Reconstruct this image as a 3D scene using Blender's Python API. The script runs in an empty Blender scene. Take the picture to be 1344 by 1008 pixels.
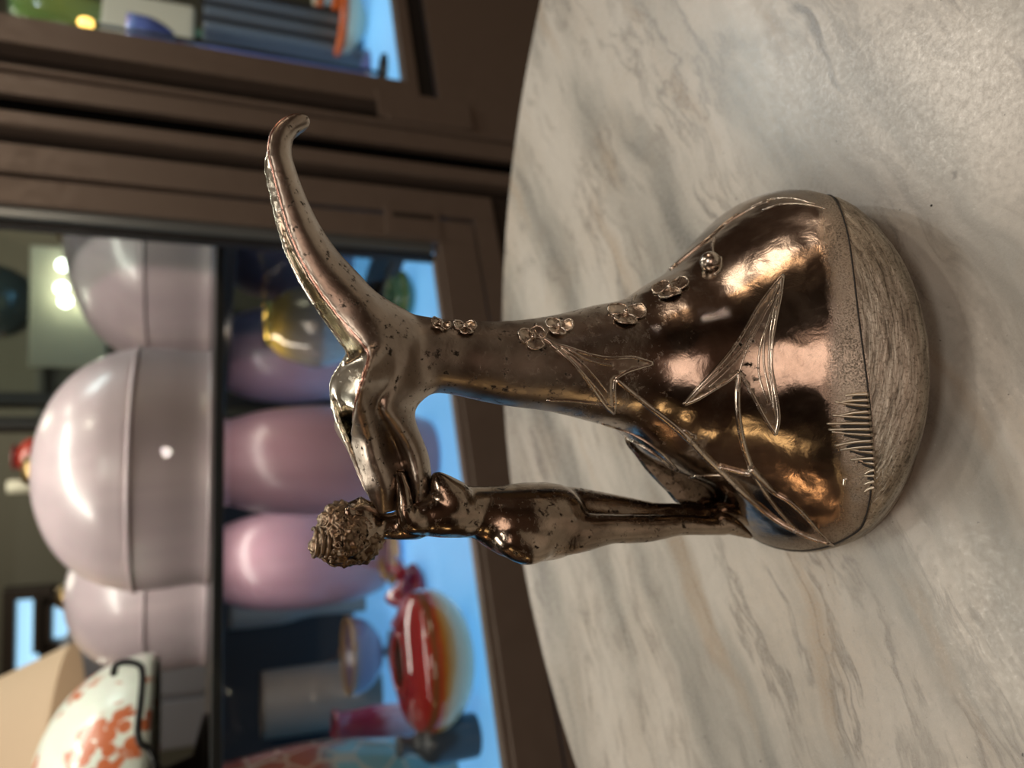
import bpy, bmesh, math, random
from mathutils import Vector, Matrix, noise
from mathutils.bvhtree import BVHTree
from mathutils.geometry import delaunay_2d_cdt
import numpy as np

random.seed(7)
SC = bpy.context.scene
COL = SC.collection
V = Vector
PI = math.pi

# ------------------------------------------------------------------ camera
# table top is z = 0, the eye stands 0.30 m above it; the phone was held on its side,
# so the picture is rolled a quarter turn (and one degree more)
FPX = 1000.0
TH = math.radians(22.0)
RO = math.radians(1.0)
EYE = V((0, 0, .30))
FWD = V((0, math.cos(TH), -math.sin(TH)))
DWN = V((0, -math.sin(TH), -math.cos(TH)))
RGT = V((1, 0, 0))
EX = math.cos(RO) * DWN + math.sin(RO) * RGT
EY = math.sin(RO) * DWN - math.cos(RO) * RGT
cam_d = bpy.data.cameras.new('camera')
cam = bpy.data.objects.new('camera', cam_d)
COL.objects.link(cam)
m = Matrix((EX, -EY, -FWD)).transposed().to_4x4()
m.translation = EYE
cam.matrix_world = m
cam_d.sensor_fit = 'HORIZONTAL'
cam_d.sensor_width = 36
cam_d.lens = 36 * FPX / 1344
cam_d.clip_start = .01
cam_d.dof.use_dof = True
cam_d.dof.focus_distance = .325
cam_d.dof.aperture_fstop = 6.0
SC.camera = cam

# ------------------------------------------------------------------ world, lights, exposure
w = bpy.data.worlds.new('world')
SC.world = w
w.use_nodes = True
w.node_tree.nodes['Background'].inputs[0].default_value = (1, .9, .78, 1)
w.node_tree.nodes['Background'].inputs[1].default_value = .05
SC.view_settings.view_transform = 'Standard'
SC.view_settings.look = 'None'
SC.view_settings.exposure = .6
SC.view_settings.gamma = 1
SC.view_settings.use_curve_mapping = False


def area(name, loc, aim, sx, sy, power, col):
    l = bpy.data.lights.new(name, 'AREA')
    l.shape = 'RECTANGLE'
    l.size, l.size_y = sx, sy
    l.energy = power
    l.color = col
    o = bpy.data.objects.new(name, l)
    o.location = loc
    o.rotation_euler = (V(aim) - V(loc)).to_track_quat('-Z', 'Y').to_euler()
    COL.objects.link(o)
    return o


WARM = (1, .86, .70)
area('ceiling_softbox_light', (.10, -.65, 1.93), (.10, .1, 0), .7, .35, 5.5, (1, .90, .80))
area('front_fill_light', (-.25, -1.85, 1.45), (0, 1.2, .35), 1.3, .9, 5.5, (1, .72, .58))  # added front fill for the shades and the coppery sheen on the belly
area('ceiling_side_light', (-.85, .55, 1.93), (.1, .3, 0), .6, .6, 9, (1, .91, .80))
area('rear_fill_light', (0, 2.9, 1.93), (0, 2.9, 0), 1.2, .5, 18, (1, .90, .74))  # added fill, brightens the room beyond the cabinets
area('ceiling_spot_light', (.95, .75, 1.93), (.1, .3, 0), .14, .14, 3.5, WARM)
for _p in ((1.16, 1.96, 1.93), (1.05, 1.60, 1.93), (.80, 1.75, 1.93)):
    area('ceiling_spot_light', _p, (_p[0] - .9, _p[1] - 1.6, 0), .07, .07, 1.6, (1, .93, .82))
area('wall_fill_light', (0, -2.2, 1.9), (0, -3.2, 0), 1.6, .3, 4.2, (1, .64, .46))  # added fill on the wall that the metal mirrors
# wall lamps of the shop, seen as warm glints on the metal
GOLDL = (1, .66, .30)
area('right_wall_lamp', (2.9, .30, 1.15), (0, .3, .1), .8, .40, 4.5, (1, .80, .62))
area('right_wall_lamp', (2.9, -.30, 1.45), (0, .3, .1), .40, .40, 2.4, (1, .62, .34))
for _y, _z in ((-1.52, .50),):
    area('right_wall_lamp', (2.9, _y, _z), (0, .3, .1),   .05, .05, .35, (1, .88, .80)).data.shape = 'DISK'
area('left_wall_lamp', (-2.9, -.45, -.30), (0, .3, .1), .35, .20, .8, GOLDL)
area('left_wall_lamp', (-2.9, -.95, 1.0), (0, .3, .1), .34, .34, 1.3, GOLDL)
area('left_wall_lamp', (-2.9, .55, 1.1), (0, .3, .1), .28, .28, 1.2, (1, .52, .22))

# ------------------------------------------------------------------ material helpers


def mat(name, col, rough=.5, metal=0., **kw):
    M = bpy.data.materials.new(name)
    M.use_nodes = True
    b = M.node_tree.nodes['Principled BSDF']
    b.inputs['Base Color'].default_value = (*col, 1)
    b.inputs['Roughness'].default_value = rough
    b.inputs['Metallic'].default_value = metal
    for k, v in kw.items():
        b.inputs[k.replace('_', ' ')].default_value = v
    return M


def N(M, t, **kw):
    n = M.node_tree.nodes.new(t)
    for k, v in kw.items():
        if k in n.bl_rna.properties.keys() and not k.startswith('i_'):
            setattr(n, k, v)
    return n


def L(M, a, b):
    M.node_tree.links.new(a, b)


def bsdf(M):
    return M.node_tree.nodes['Principled BSDF']


def noise_tex(M, scale, detail=4, rough=.55, vec=None, dist=0.):
    n = N(M, 'ShaderNodeTexNoise')
    n.inputs['Scale'].default_value = scale
    n.inputs['Detail'].default_value = detail
    n.inputs['Roughness'].default_value = rough
    n.inputs['Distortion'].default_value = dist
    if vec is not None:
        L(M, vec, n.inputs['Vector'])
    return n


def ramp(M, fac, stops):
    r = N(M, 'ShaderNodeValToRGB')
    e = r.color_ramp.elements
    while len(e) < len(stops):
        e.new(.5)
    for i, (p, c) in enumerate(stops):
        e[i].position = p
        e[i].color = (*c, 1) if len(c) == 3 else c
    L(M, fac, r.inputs[0])
    return r


def mixc(M, fac, a, b, mode='MIX'):
    n = N(M, 'ShaderNodeMix', data_type='RGBA', blend_type=mode)
    if isinstance(fac, (int, float)):
        n.inputs[0].default_value = fac
    else:
        L(M, fac, n.inputs[0])
    for s, v in ((6, a), (7, b)):
        if isinstance(v, tuple):
            n.inputs[s].default_value = (*v, 1)
        else:
            L(M, v, n.inputs[s])
    return n.outputs[2]


def math_n(M, op, a, b=None, c=None, clamp=False):
    n = N(M, 'ShaderNodeMath', operation=op)
    n.use_clamp = clamp
    for i, v in enumerate((a, b, c)):
        if v is None:
            continue
        if isinstance(v, (int, float)):
            n.inputs[i].default_value = v
        else:
            L(M, v, n.inputs[i])
    return n.outputs[0]


def maprange(M, v, a, b, c=0., d=1.):
    n = N(M, 'ShaderNodeMapRange')
    L(M, v, n.inputs[0])
    for i, x in enumerate((a, b, c, d)):
        n.inputs[i + 1].default_value = x
    return n.outputs[0]


def bump(M, h, strength, dist=.001, normal=None):
    n = N(M, 'ShaderNodeBump')
    n.inputs['Strength'].default_value = strength
    n.inputs['Distance'].default_value = dist
    L(M, h, n.inputs['Height'])
    if normal is not None:
        L(M, normal, n.inputs['Normal'])
    return n.outputs[0]


def coords(M, kind='Object'):
    return N(M, 'ShaderNodeTexCoord').outputs[kind]


def stretched(M, vec, scale, rot=(0, 0, 0)):
    n = N(M, 'ShaderNodeMapping')
    n.inputs['Scale'].default_value = scale
    n.inputs['Rotation'].default_value = rot
    L(M, vec, n.inputs['Vector'])
    return n.outputs[0]


# ------------------------------------------------------------------ materials
def metal_material(name, hi, lo, rough, pit, base_mask=False):
    """worn silvered pewter: tarnish in clouds, black pits, fine casting bumps"""
    M = mat(name, hi, rough, 1.)
    b = bsdf(M)
    g = coords(M)
    n1 = noise_tex(M, 38, 6, .62, g)
    n2 = noise_tex(M, 330, 5, .7, g)
    n3 = noise_tex(M, 120, 4, .6, g, .6)
    cloud = ramp(M, n1.outputs[0], [(.36, lo), (.62, hi)])
    pits = maprange(M, n2.outputs[0], .555, .62)
    patch = maprange(M, n3.outputs[0], .46, .56)
    dirt = math_n(M, 'MULTIPLY', pits, patch)
    dirt = math_n(M, 'MULTIPLY', dirt, pit, clamp=True)
    if base_mask:
        sp0 = N(M, 'ShaderNodeSeparateXYZ')
        L(M, g, sp0.inputs[0])
        dirt = math_n(M, 'MULTIPLY', dirt, maprange(M, sp0.outputs[2], .09, .15, .12, 1.))
    col = mixc(M, dirt, cloud.outputs[0], (.02, .016, .012))
    r = math_n(M, 'MULTIPLY_ADD', n1.outputs[0], .16, rough - .07)
    r = math_n(M, 'MULTIPLY_ADD', dirt, .5, r)
    hgt = math_n(M, 'MULTIPLY_ADD', n3.outputs[0], .45, math_n(M, 'MULTIPLY', n2.outputs[0], .10))
    hgt = math_n(M, 'SUBTRACT', hgt, math_n(M, 'MULTIPLY', dirt, .15))
    if base_mask:
        # the foot zone is left matt and stippled, the belly above it is polished
        sep = N(M, 'ShaderNodeSeparateXYZ')
        L(M, g, sep.inputs[0])
        flat = N(M, 'ShaderNodeVectorMath', operation='MULTIPLY')
        L(M, g, flat.inputs[0])
        flat.inputs[1].default_value = (1, 1, 0)
        nrm = N(M, 'ShaderNodeVectorMath', operation='NORMALIZE')
        L(M, flat.outputs[0], nrm.inputs[0])
        dot = N(M, 'ShaderNodeVectorMath', operation='DOT_PRODUCT')
        L(M, nrm.outputs[0], dot.inputs[0])
        dot.inputs[1].default_value = (math.cos(math.radians(-80)), math.sin(math.radians(-80)), 0)
        top = math_n(M, 'MULTIPLY_ADD', dot.outputs['Value'], .046, -.0036)
        top = math_n(M, 'MAXIMUM', top, .018)
        wob = math_n(M, 'SUBTRACT', math_n(M, 'MULTIPLY_ADD', math_n(M, 'MULTIPLY_ADD', n3.outputs[0], .35, n1.outputs[0]), .012, sep.outputs[2]), top)
        mk = maprange(M, wob, .0200, .0135)
        st = noise_tex(M, 1250, 3, .7, g)
        spk = maprange(M, st.outputs[0], .44, .66)
        dk = math_n(M, 'MULTIPLY', mk, math_n(M, 'MULTIPLY', spk, maprange(M, n3.outputs[0], .35, .65, .35, .95)))
        col = mixc(M, dk, mixc(M, math_n(M, 'MULTIPLY', mk, .6), col, (.56, .49, .40)), (.05, .04, .03))
        r = math_n(M, 'MULTIPLY_ADD', mk, .26, r)
        r = math_n(M, 'ADD', r, maprange(M, sep.outputs[2], .11, .17, 0, .17))
        hgt = math_n(M, 'SUBTRACT', hgt, math_n(M, 'MULTIPLY', dk, .6))
    L(M, col, b.inputs['Base Color'])
    L(M, r, b.inputs['Roughness'])
    nl = noise_tex(M, 34, 2, .5, g)
    soft = bump(M, nl.outputs[0], .30, .006)
    L(M, bump(M, hgt, .35, .0012, soft), b.inputs['Normal'])
    return M


PEWTER = metal_material('pewter_body', (.44, .375, .315), (.27, .22, .18), .16, .9, True)
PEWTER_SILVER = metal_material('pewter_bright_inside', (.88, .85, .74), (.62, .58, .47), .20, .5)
PEWTER_REL = metal_material('pewter_relief', (.66, .59, .51), (.46, .39, .32), .22, .6)
PEWTER_LEAF = metal_material('pewter_leaf', (.52, .44, .36), (.36, .295, .235), .27, 1.0)
PEWTER_FIG = metal_material('pewter_figure', (.37, .305, .24), (.22, .17, .13), .15, .9)
PEWTER_HAIR = metal_material('pewter_hair', (.29, .215, .15), (.12, .085, .055), .34, 1.0)


def base_material():
    M = mat('pewter_foot_band', (.45, .40, .33), .42, 1.)
    b = bsdf(M)
    g = coords(M)
    s = stretched(M, g, (55, 55, 520))
    n1 = noise_tex(M, 1.0, 6, .68, s, .35)
    n2 = noise_tex(M, 800, 3, .6, g)
    c = ramp(M, n1.outputs[0], [(.34, (.14, .12, .095)), (.45, (.36, .315, .255)), (.57, (.47, .42, .345)), (.70, (.72, .66, .57))])
    spk = maprange(M, n2.outputs[0], .52, .66)
    L(M, mixc(M, math_n(M, 'MULTIPLY', spk, .55), c.outputs[0], (.07, .055, .04)), b.inputs['Base Color'])
    L(M, bump(M, math_n(M, 'MULTIPLY_ADD', n2.outputs[0], .2, n1.outputs[0]), .5, .0016), b.inputs['Normal'])
    return M


PEWTER_BASE = base_material()
PEWTER_TUFT = mat('pewter_grass', (.50, .44, .35), .38, 1.)
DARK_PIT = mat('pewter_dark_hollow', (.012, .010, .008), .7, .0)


def marble_material():
    M = mat('veined_marble', (.62, .58, .54), .3)
    b = bsdf(M)
    g = coords(M)
    rot = stretched(M, g, (1, 1, 1), (0, 0, math.radians(-38)))
    warp = noise_tex(M, 5.0, 4, .6, rot)
    wv = N(M, 'ShaderNodeVectorMath', operation='SCALE')
    L(M, warp.outputs['Color'], wv.inputs[0])
    wv.inputs['Scale'].default_value = .07
    add = N(M, 'ShaderNodeVectorMath', operation='ADD')
    L(M, rot, add.inputs[0])
    L(M, wv.outputs[0], add.inputs[1])
    st = stretched(M, add.outputs[0], (2.6, 16, 3))
    n1 = noise_tex(M, 1.0, 6, .55, st)            # broad grey streaks
    st2 = stretched(M, add.outputs[0], (6, 26, 5))
    n2 = noise_tex(M, 1.0, 7, .62, st2, .15)       # thin veins
    n3 = noise_tex(M, 9, 5, .6, g)                # warm clouds
    n4 = noise_tex(M, 430, 4, .72, g)              # crystal speckle
    n5 = noise_tex(M, 60, 3, .6, g)
    base = ramp(M, n1.outputs[0], [(.34, (.19, .19, .175)), (.45, (.37, .36, .325)), (.54, (.52, .495, .445)), (.70, (.57, .545, .495))]).outputs[0]
    base = mixc(M, maprange(M, n3.outputs[0], .48, .72, 0, .45), base, (.46, .385, .30))
    v = math_n(M, 'ABSOLUTE', math_n(M, 'SUBTRACT', n2.outputs[0], .5))
    vein = maprange(M, v, .035, .0, 0, 1)
    vm = math_n(M, 'MULTIPLY', vein, maprange(M, n3.outputs[0], .42, .60, 0, .75))
    base = mixc(M, vm, base, (.20, .185, .165))
    st3 = stretched(M, add.outputs[0], (9, 60, 9))
    n6 = noise_tex(M, 1.0, 5, .6, st3)            # short dark dashes
    base = mixc(M, maprange(M, n6.outputs[0], .63, .73, 0, .8), base, (.12, .115, .11))
    n7 = noise_tex(M, 1.3, 3, .5, st, .3)          # rusty streaks
    base = mixc(M, maprange(M, n7.outputs[0], .60, .70, 0, .5), base, (.36, .27, .18))
    base = mixc(M, maprange(M, n4.outputs[0], .40, .72, 0, .55), base, (.28, .265, .24))
    base = mixc(M, maprange(M, n4.outputs[0], .36, .22, 0, .4), base, (.80, .78, .74))
    pit = math_n(M, 'MULTIPLY', maprange(M, n5.outputs[0], .70, .76), maprange(M, n1.outputs[0], .56, .44, 0, .8))
    base = mixc(M, pit, base, (.08, .075, .07))
    n8 = noise_tex(M, 260, 2, .5, g)
    base = mixc(M, maprange(M, n8.outputs[0], .74, .78, 0, .9), base, (.05, .045, .04))
    L(M, base, b.inputs['Base Color'])
    L(M, maprange(M, n4.outputs[0], .3, .7, .20, .36), b.inputs['Roughness'])
    b.inputs['Subsurface Weight'].default_value = .0
    L(M, bump(M, n4.outputs[0], .10, .0006), b.inputs['Normal'])
    return M


MARBLE = marble_material()


def bronze_frame():
    M = mat('bronze_anodised_frame', (.15, .112, .088), .42, .2)
    n = noise_tex(M, 60, 4, .6, coords(M))
    L(M, maprange(M, n.outputs[0], .3, .7, .36, .5), bsdf(M).inputs['Roughness'])
    L(M, mixc(M, n.outputs[0], (.140, .112, .090), (.172, .138, .112)), bsdf(M).inputs['Base Color'])
    return M


BRONZE = bronze_frame()
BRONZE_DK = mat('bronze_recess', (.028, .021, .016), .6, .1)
RUBBER = mat('black_seal', (.006, .006, .006), .6)
BEAD = mat('satin_glazing_bead', (.16, .19, .20), .3, .5)
IRON = mat('black_iron', (.012, .012, .012), .45, .6)
WOOD_DK = mat('dark_stained_wood', (.03, .021, .016), .4)


def pane_material():
    M = bpy.data.materials.new('clear_pane_glass')
    M.use_nodes = True
    nt = M.node_tree
    nt.nodes.clear()
    out = nt.nodes.new('ShaderNodeOutputMaterial')
    mx = nt.nodes.new('ShaderNodeMixShader')
    tr = nt.nodes.new('ShaderNodeBsdfTransparent')
    tr.inputs[0].default_value = (.93, .96, .95, 1)
    gl = nt.nodes.new('ShaderNodeBsdfGlossy')
    gl.inputs['Roughness'].default_value = .0
    fr = nt.nodes.new('ShaderNodeFresnel')
    fr.inputs[0].default_value = 1.35
    # only the outer faces mirror (a slab seen from inside must not turn into a total mirror)
    ge = nt.nodes.new('ShaderNodeNewGeometry')
    mu = nt.nodes.new('ShaderNodeMath')
    mu.operation = 'MULTIPLY_ADD'
    nt.links.new(ge.outputs['Backfacing'], mu.inputs[0])
    nt.links.new(fr.outputs[0], mu.inputs[2])
    ng = nt.nodes.new('ShaderNodeMath')
    ng.operation = 'MULTIPLY'
    nt.links.new(fr.outputs[0], ng.inputs[0])
    ng.inputs[1].default_value = -1
    nt.links.new(ng.outputs[0], mu.inputs[1])
    nt.links.new(mu.outputs[0], mx.inputs[0])
    nt.links.new(tr.outputs[0], mx.inputs[1])
    nt.links.new(gl.outputs[0], mx.inputs[2])
    nt.links.new(mx.outputs[0], out.inputs[0])
    return M


PANE = pane_material()


def opal(name, c1, c2, rough=.34, streak=(12, 12, 2), sss=.25, emit=None):
    M = mat(name, c1, rough)
    b = bsdf(M)
    g = coords(M)
    n = noise_tex(M, 1.0, 4, .55, stretched(M, g, streak), .6)
    L(M, ramp(M, n.outputs[0], [(.35, c1), (.65, c2)]).outputs[0], b.inputs['Base Color'])
    b.inputs['Subsurface Weight'].default_value = sss
    b.inputs['Subsurface Radius'].default_value = (.03, .02, .025)
    b.inputs['Coat Weight'].default_value = .5
    b.inputs['Coat Roughness'].default_value = .2
    return M


LILAC = opal('lilac_opaline_glass', (.47, .38, .405), (.56, .45, .475))
PINK = opal('pink_opaline_glass', (.34, .19, .225), (.40, .23, .27))
MAUVE = opal('mauve_opaline_glass', (.34, .27, .29), (.42, .34, .35))
BLUE_FLOOR = mat('blue_panel_added_glow', (.26, .55, .86), .2)  # blue glow is put into this material to brighten the cabinet floors
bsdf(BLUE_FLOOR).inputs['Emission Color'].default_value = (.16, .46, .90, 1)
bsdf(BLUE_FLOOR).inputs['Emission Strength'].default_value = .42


def cameo():
    M = opal('mint_white_cameo_glass', (.62, .66, .58), (.72, .76, .68))
    b = bsdf(M)
    g = coords(M)
    vo = N(M, 'ShaderNodeTexVoronoi')
    vo.inputs['Scale'].default_value = 62
    L(M, g, vo.inputs['Vector'])
    n = noise_tex(M, 16, 3, .5, g)
    spot = maprange(M, vo.outputs['Distance'], .60, .52)
    mk = math_n(M, 'MULTIPLY', spot, maprange(M, n.outputs[0], .50, .54))
    src = b.inputs['Base Color'].links[0].from_socket
    L(M, mixc(M, mk, src, (.52, .13, .045)), b.inputs['Base Color'])
    return M


CAMEO = cameo()


def banded(name, stops, axis=2, rough=.12, trans=.0, nz=6, dist=.0):
    """blown glass coloured in bands along its height (object z)"""
    M = mat(name, stops[0][1], rough)
    b = bsdf(M)
    g = coords(M, 'Generated')
    sep = N(M, 'ShaderNodeSeparateXYZ')
    L(M, g, sep.inputs[0])
    n = noise_tex(M, nz, 4, .55, g)
    f = math_n(M, 'ADD', sep.outputs[axis], math_n(M, 'MULTIPLY_ADD', n.outputs[0], dist, -dist / 2))
    L(M, ramp(M, f, stops).outputs[0], b.inputs['Base Color'])
    b.inputs['Transmission Weight'].default_value = trans
    b.inputs['Coat Weight'].default_value = .6
    return M


# ------------------------------------------------------------------ geometry helpers
def link(name, me, M, parent=None, smooth=True):
    o = bpy.data.objects.new(name, me)
    if M is not None:
        me.materials.append(M)
    COL.objects.link(o)
    if parent is not None:
        o.parent = parent
    if smooth and len(me.polygons):
        me.polygons.foreach_set('use_smooth', [True] * len(me.polygons))
    return o


def mesh(name, vs, fs, M, parent=None, smooth=True, origin=None):
    me = bpy.data.meshes.new(name)
    if origin is not None:
        vs = [V(v) - origin for v in vs]
    me.from_pydata([tuple(v) for v in vs], [], fs)
    me.update()
    bm = bmesh.new()
    bm.from_mesh(me)
    bmesh.ops.recalc_face_normals(bm, faces=bm.faces)
    bm.to_mesh(me)
    bm.free()
    return link(name, me, M, parent, smooth)


def empty(name, loc, label, cat, group=None, rz=0):
    o = bpy.data.objects.new(name, None)
    o.empty_display_size = .02
    o.location = loc
    o.rotation_euler = (0, 0, rz)
    o['label'] = label
    o['category'] = cat
    if group:
        o['group'] = group
    COL.objects.link(o)
    return o


def tag(o, label, cat, group=None):
    o['label'] = label
    o['category'] = cat
    if group:
        o['group'] = group
    return o


def box_geo(p, q, bev=0.):
    bm = bmesh.new()
    c = [(a + b) / 2 for a, b in zip(p, q)]
    s = [abs(b - a) for a, b in zip(p, q)]
    bmesh.ops.create_cube(bm, size=1, matrix=Matrix.Translation(c) @ Matrix.Diagonal((*s, 1)))
    if bev:
        bmesh.ops.bevel(bm, geom=bm.edges[:], offset=bev, segments=2, affect='EDGES', profile=.6)
    return bm


def box(name, p, q, M, parent=None, bev=.0):
    bm = box_geo(p, q, bev)
    me = bpy.data.meshes.new(name)
    bm.to_mesh(me)
    bm.free()
    return link(name, me, M, parent, False)


def catmull(pts, n):
    pts = [np.array(p, float) for p in pts]
    out = []
    for i in range(len(pts) - 1):
        p0 = pts[i - 1] if i else 2 * pts[0] - pts[1]
        p1, p2 = pts[i], pts[i + 1]
        p3 = pts[i + 2] if i + 2 < len(pts) else 2 * pts[-1] - pts[-2]
        for k in range(n):
            t = k / n
            out.append(.5 * (2 * p1 + (p2 - p0) * t + (2 * p0 - 5 * p1 + 4 * p2 - p3) * t * t + (3 * p1 - p0 - 3 * p2 + p3) * t ** 3))
    out.append(pts[-1])
    return out


def lathe(prof, seg=48, center=None):
    """prof: (r, z) list; center(z) -> x shift.  returns verts, faces (open ends unless r = 0)"""
    vs, fs = [], []
    for r, z in prof:
        cx = center(z) if center else 0
        for k in range(seg):
            a = 2 * PI * k / seg
            vs.append((cx + r * math.cos(a), r * math.sin(a), z))
    for i in range(len(prof) - 1):
        for k in range(seg):
            a, b = i * seg + k, i * seg + (k + 1) % seg
            fs.append((a, b, b + seg, a + seg))
    return vs, fs


def glass_lathe(name, prof, M, parent, t=.004, seg=56, sub=5, loc=(0, 0, 0)):
    """thick-walled vessel from an outer profile (foot first)"""
    p = [tuple(x) for x in catmull(prof, sub)]
    inner = [(max(r - t, .0008), max(z, prof[0][1] + t)) for r, z in reversed(p)]
    vs, fs = lathe([(max(r, .0005), z) for r, z in p] + inner, seg)
    o = mesh(name, vs, fs, M, parent)
    o.location = loc
    return o


def tube_geo(pts, rad, seg=8, caps=True, ups=None, flat=1.):
    """swept tube; rad number or list; ups: normals to keep the section upright; flat squeezes along the normal"""
    pts = [V(p) for p in pts]
    n = len(pts)
    vs, fs = [], []
    up = None
    for i, p in enumerate(pts):
        t = (pts[min(i + 1, n - 1)] - pts[max(i - 1, 0)])
        if t.length < 1e-9:
            t = V((0, 0, 1))
        t.normalize()
        u = ups[i] if ups else (up if up else (V((0, 0, 1)) if abs(t.z) < .9 else V((1, 0, 0))))
        u = (u - t * u.dot(t))
        if u.length < 1e-6:
            u = t.orthogonal()
        u.normalize()
        up = u
        s = t.cross(u)
        r = rad[i] if isinstance(rad, (list, tuple)) else rad
        for k in range(seg):
            a = 2 * PI * k / seg
            vs.append(p + s * (r * math.cos(a)) + u * (r * flat * math.sin(a)))
    for i in range(n - 1):
        for k in range(seg):
            a, b = i * seg + k, i * seg + (k + 1) % seg
            fs.append((a, b, b + seg, a + seg))
    if caps:
        fs.append(tuple(range(seg)))
        fs.append(tuple(range((n - 1) * seg, n * seg)))
    return vs, fs


class MB:
    """collects pieces into one mesh"""

    def __init__(s):
        s.v, s.f = [], []

    def add(s, g):
        o = len(s.v)
        s.v += [V(x) for x in g[0]]
        s.f += [tuple(i + o for i in f) for f in g[1]]
        return s

    def build(s, name, M, parent=None, smooth=True, origin=None):
        return mesh(name, s.v, s.f, M, parent, smooth, origin)


def ball_geo(c, r, seg=14, rings=8, sc=(1, 1, 1), rot=None):
    vs, fs = [], []
    for i in range(rings + 1):
        a = PI * i / rings
        for k in range(seg):
            b = 2 * PI * k / seg
            p = V((math.sin(a) * math.cos(b) * sc[0], math.sin(a) * math.sin(b) * sc[1], math.cos(a) * sc[2])) * r
            if i in (0, rings):
                p += V((1e-6 * math.cos(b), 1e-6 * math.sin(b), 0))
            if rot:
                p = rot @ p
            vs.append(V(c) + p)
    for i in range(rings):
        for k in range(seg):
            a, b = i * seg + k, i * seg + (k + 1) % seg
            fs.append((a, b, b + seg, a + seg))
    return vs, fs


def remesh(o, voxel, smooth_it=4, fac=.5):
    md = o.modifiers.new('r', 'REMESH')
    md.mode = 'VOXEL'
    md.voxel_size = voxel
    md.use_smooth_shade = True
    if smooth_it:
        sm = o.modifiers.new('s', 'SMOOTH')
        sm.factor = fac
        sm.iterations = smooth_it
    dg = bpy.context.evaluated_depsgraph_get()
    dg.update()
    me = bpy.data.meshes.new_from_object(o.evaluated_get(dg))
    old = o.data
    o.modifiers.clear()
    mats = [x for x in old.materials]
    o.data = me
    me.materials.clear()
    for x in mats:
        me.materials.append(x)
    me.polygons.foreach_set('use_smooth', [True] * len(me.polygons))
    bpy.data.meshes.remove(old)
    return o


def ray(x, y):
    """direction through a point of the photograph"""
    return (FWD * FPX + EX * (x - 672) + EY * (y - 504)).normalized()


# ------------------------------------------------------------------ the room
def struct(o):
    o['kind'] = 'structure'
    return o


FLOOR_Z = -.75
WALL_TAN = mat('olive_grey_wall', (.13, .12, .09), .8)
WALL_BR = mat('brown_panelled_wall', (.20, .125, .09), .7)
CEIL = mat('grey_ceiling', (.30, .27, .23), .9)


def floor_mat():
    M = mat('dark_timber_floor', (.10, .07, .05), .45)
    n = noise_tex(M, 3, 5, .6, stretched(M, coords(M), (2, 22, 2)))
    L(M, ramp(M, n.outputs[0], [(.3, (.06, .042, .03)), (.7, (.13, .09, .06))]).outputs[0], bsdf(M).inputs['Base Color'])
    return M


struct(box('floor', (-3, -3, FLOOR_Z - .1), (3, 4, FLOOR_Z), floor_mat()))
struct(box('ceiling', (-3, -3, 2.0), (3, 4, 2.1), CEIL))
struct(box('wall_left', (-3.1, -3, FLOOR_Z), (-3, 4, 2.0), WALL_BR))
struct(box('wall_right', (3, -3, FLOOR_Z), (3.1, 4, 2.0), WALL_BR))
struct(box('wall_back', (-3, 4, FLOOR_Z), (3, 4.1, 2.0), WALL_TAN))
struct(box('wall_front', (-3, -3.1, FLOOR_Z), (3, -3, 2.0), WALL_BR))

# ------------------------------------------------------------------ round marble table
TC = V((.083, .246, 0))
TR = .535
tbl = empty('round_table', (TC.x, TC.y, FLOOR_Z), 'round grey veined marble table carrying the metal ewer', 'table')
prof = [(.0005, -.022), (TR - .008, -.022), (TR - .002, -.018), (TR, -.011), (TR - .002, -.004), (TR - .007, 0.), (.0005, 0.)]
vs, fs = lathe([(r, z - FLOOR_Z) for r, z in prof], 160)
mesh('tabletop', vs, fs, MARBLE, tbl, False)
vs, fs = lathe([(.0005, 0), (.26, 0), (.26, .015), (.10, .04), (.035, .08), (.032, .60), (.09, .70), (.20, .725), (.20, .7275), (.0005, .7275)], 40)
mesh('pedestal', vs, fs, IRON, tbl)

# ------------------------------------------------------------------ the ewer
X0, Y0 = .00839, .32143
EO = V((X0, Y0, 0))                      # its axis at the table
ewer = empty('ewer', EO, 'tarnished silver metal ewer with nude figure handle and swan-neck spout on marble', 'ewer')
ZK = [0, .008, .02, .035, .05, .065, .08, .095, .11, .13, .15, .175, .20, .215]
RK = [.0715, .0790, .0912, .0848, .0718, .0597, .0487, .0419, .0328, .0274, .0225, .0190, .0165, .0165]
CK = [-.020, -.0130, -.0006, .0066, .0081, .0065, .0037, .0017, .0018, .0019, .0014, .0010, .0029, .0045]


def herm(z, K):
    i = min(max(np.searchsorted(ZK, z) - 1, 0), len(ZK) - 2)
    g = np.gradient(np.array(K), np.array(ZK))
    h = ZK[i + 1] - ZK[i]
    t = min(max((z - ZK[i]) / h, 0), 1)
    return float((2 * t ** 3 - 3 * t * t + 1) * K[i] + (t ** 3 - 2 * t * t + t) * h * g[i] + (-2 * t ** 3 + 3 * t * t) * K[i + 1] + (t ** 3 - t * t) * h * g[i + 1])


def up(x, y, d=0.):
    """point of the photograph set on the upright plane through the ewer's axis, d metres nearer the eye"""
    r = ray(x, y)
    t = (Y0 - d - EYE.y) / r.y
    return EYE + r * t


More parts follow.
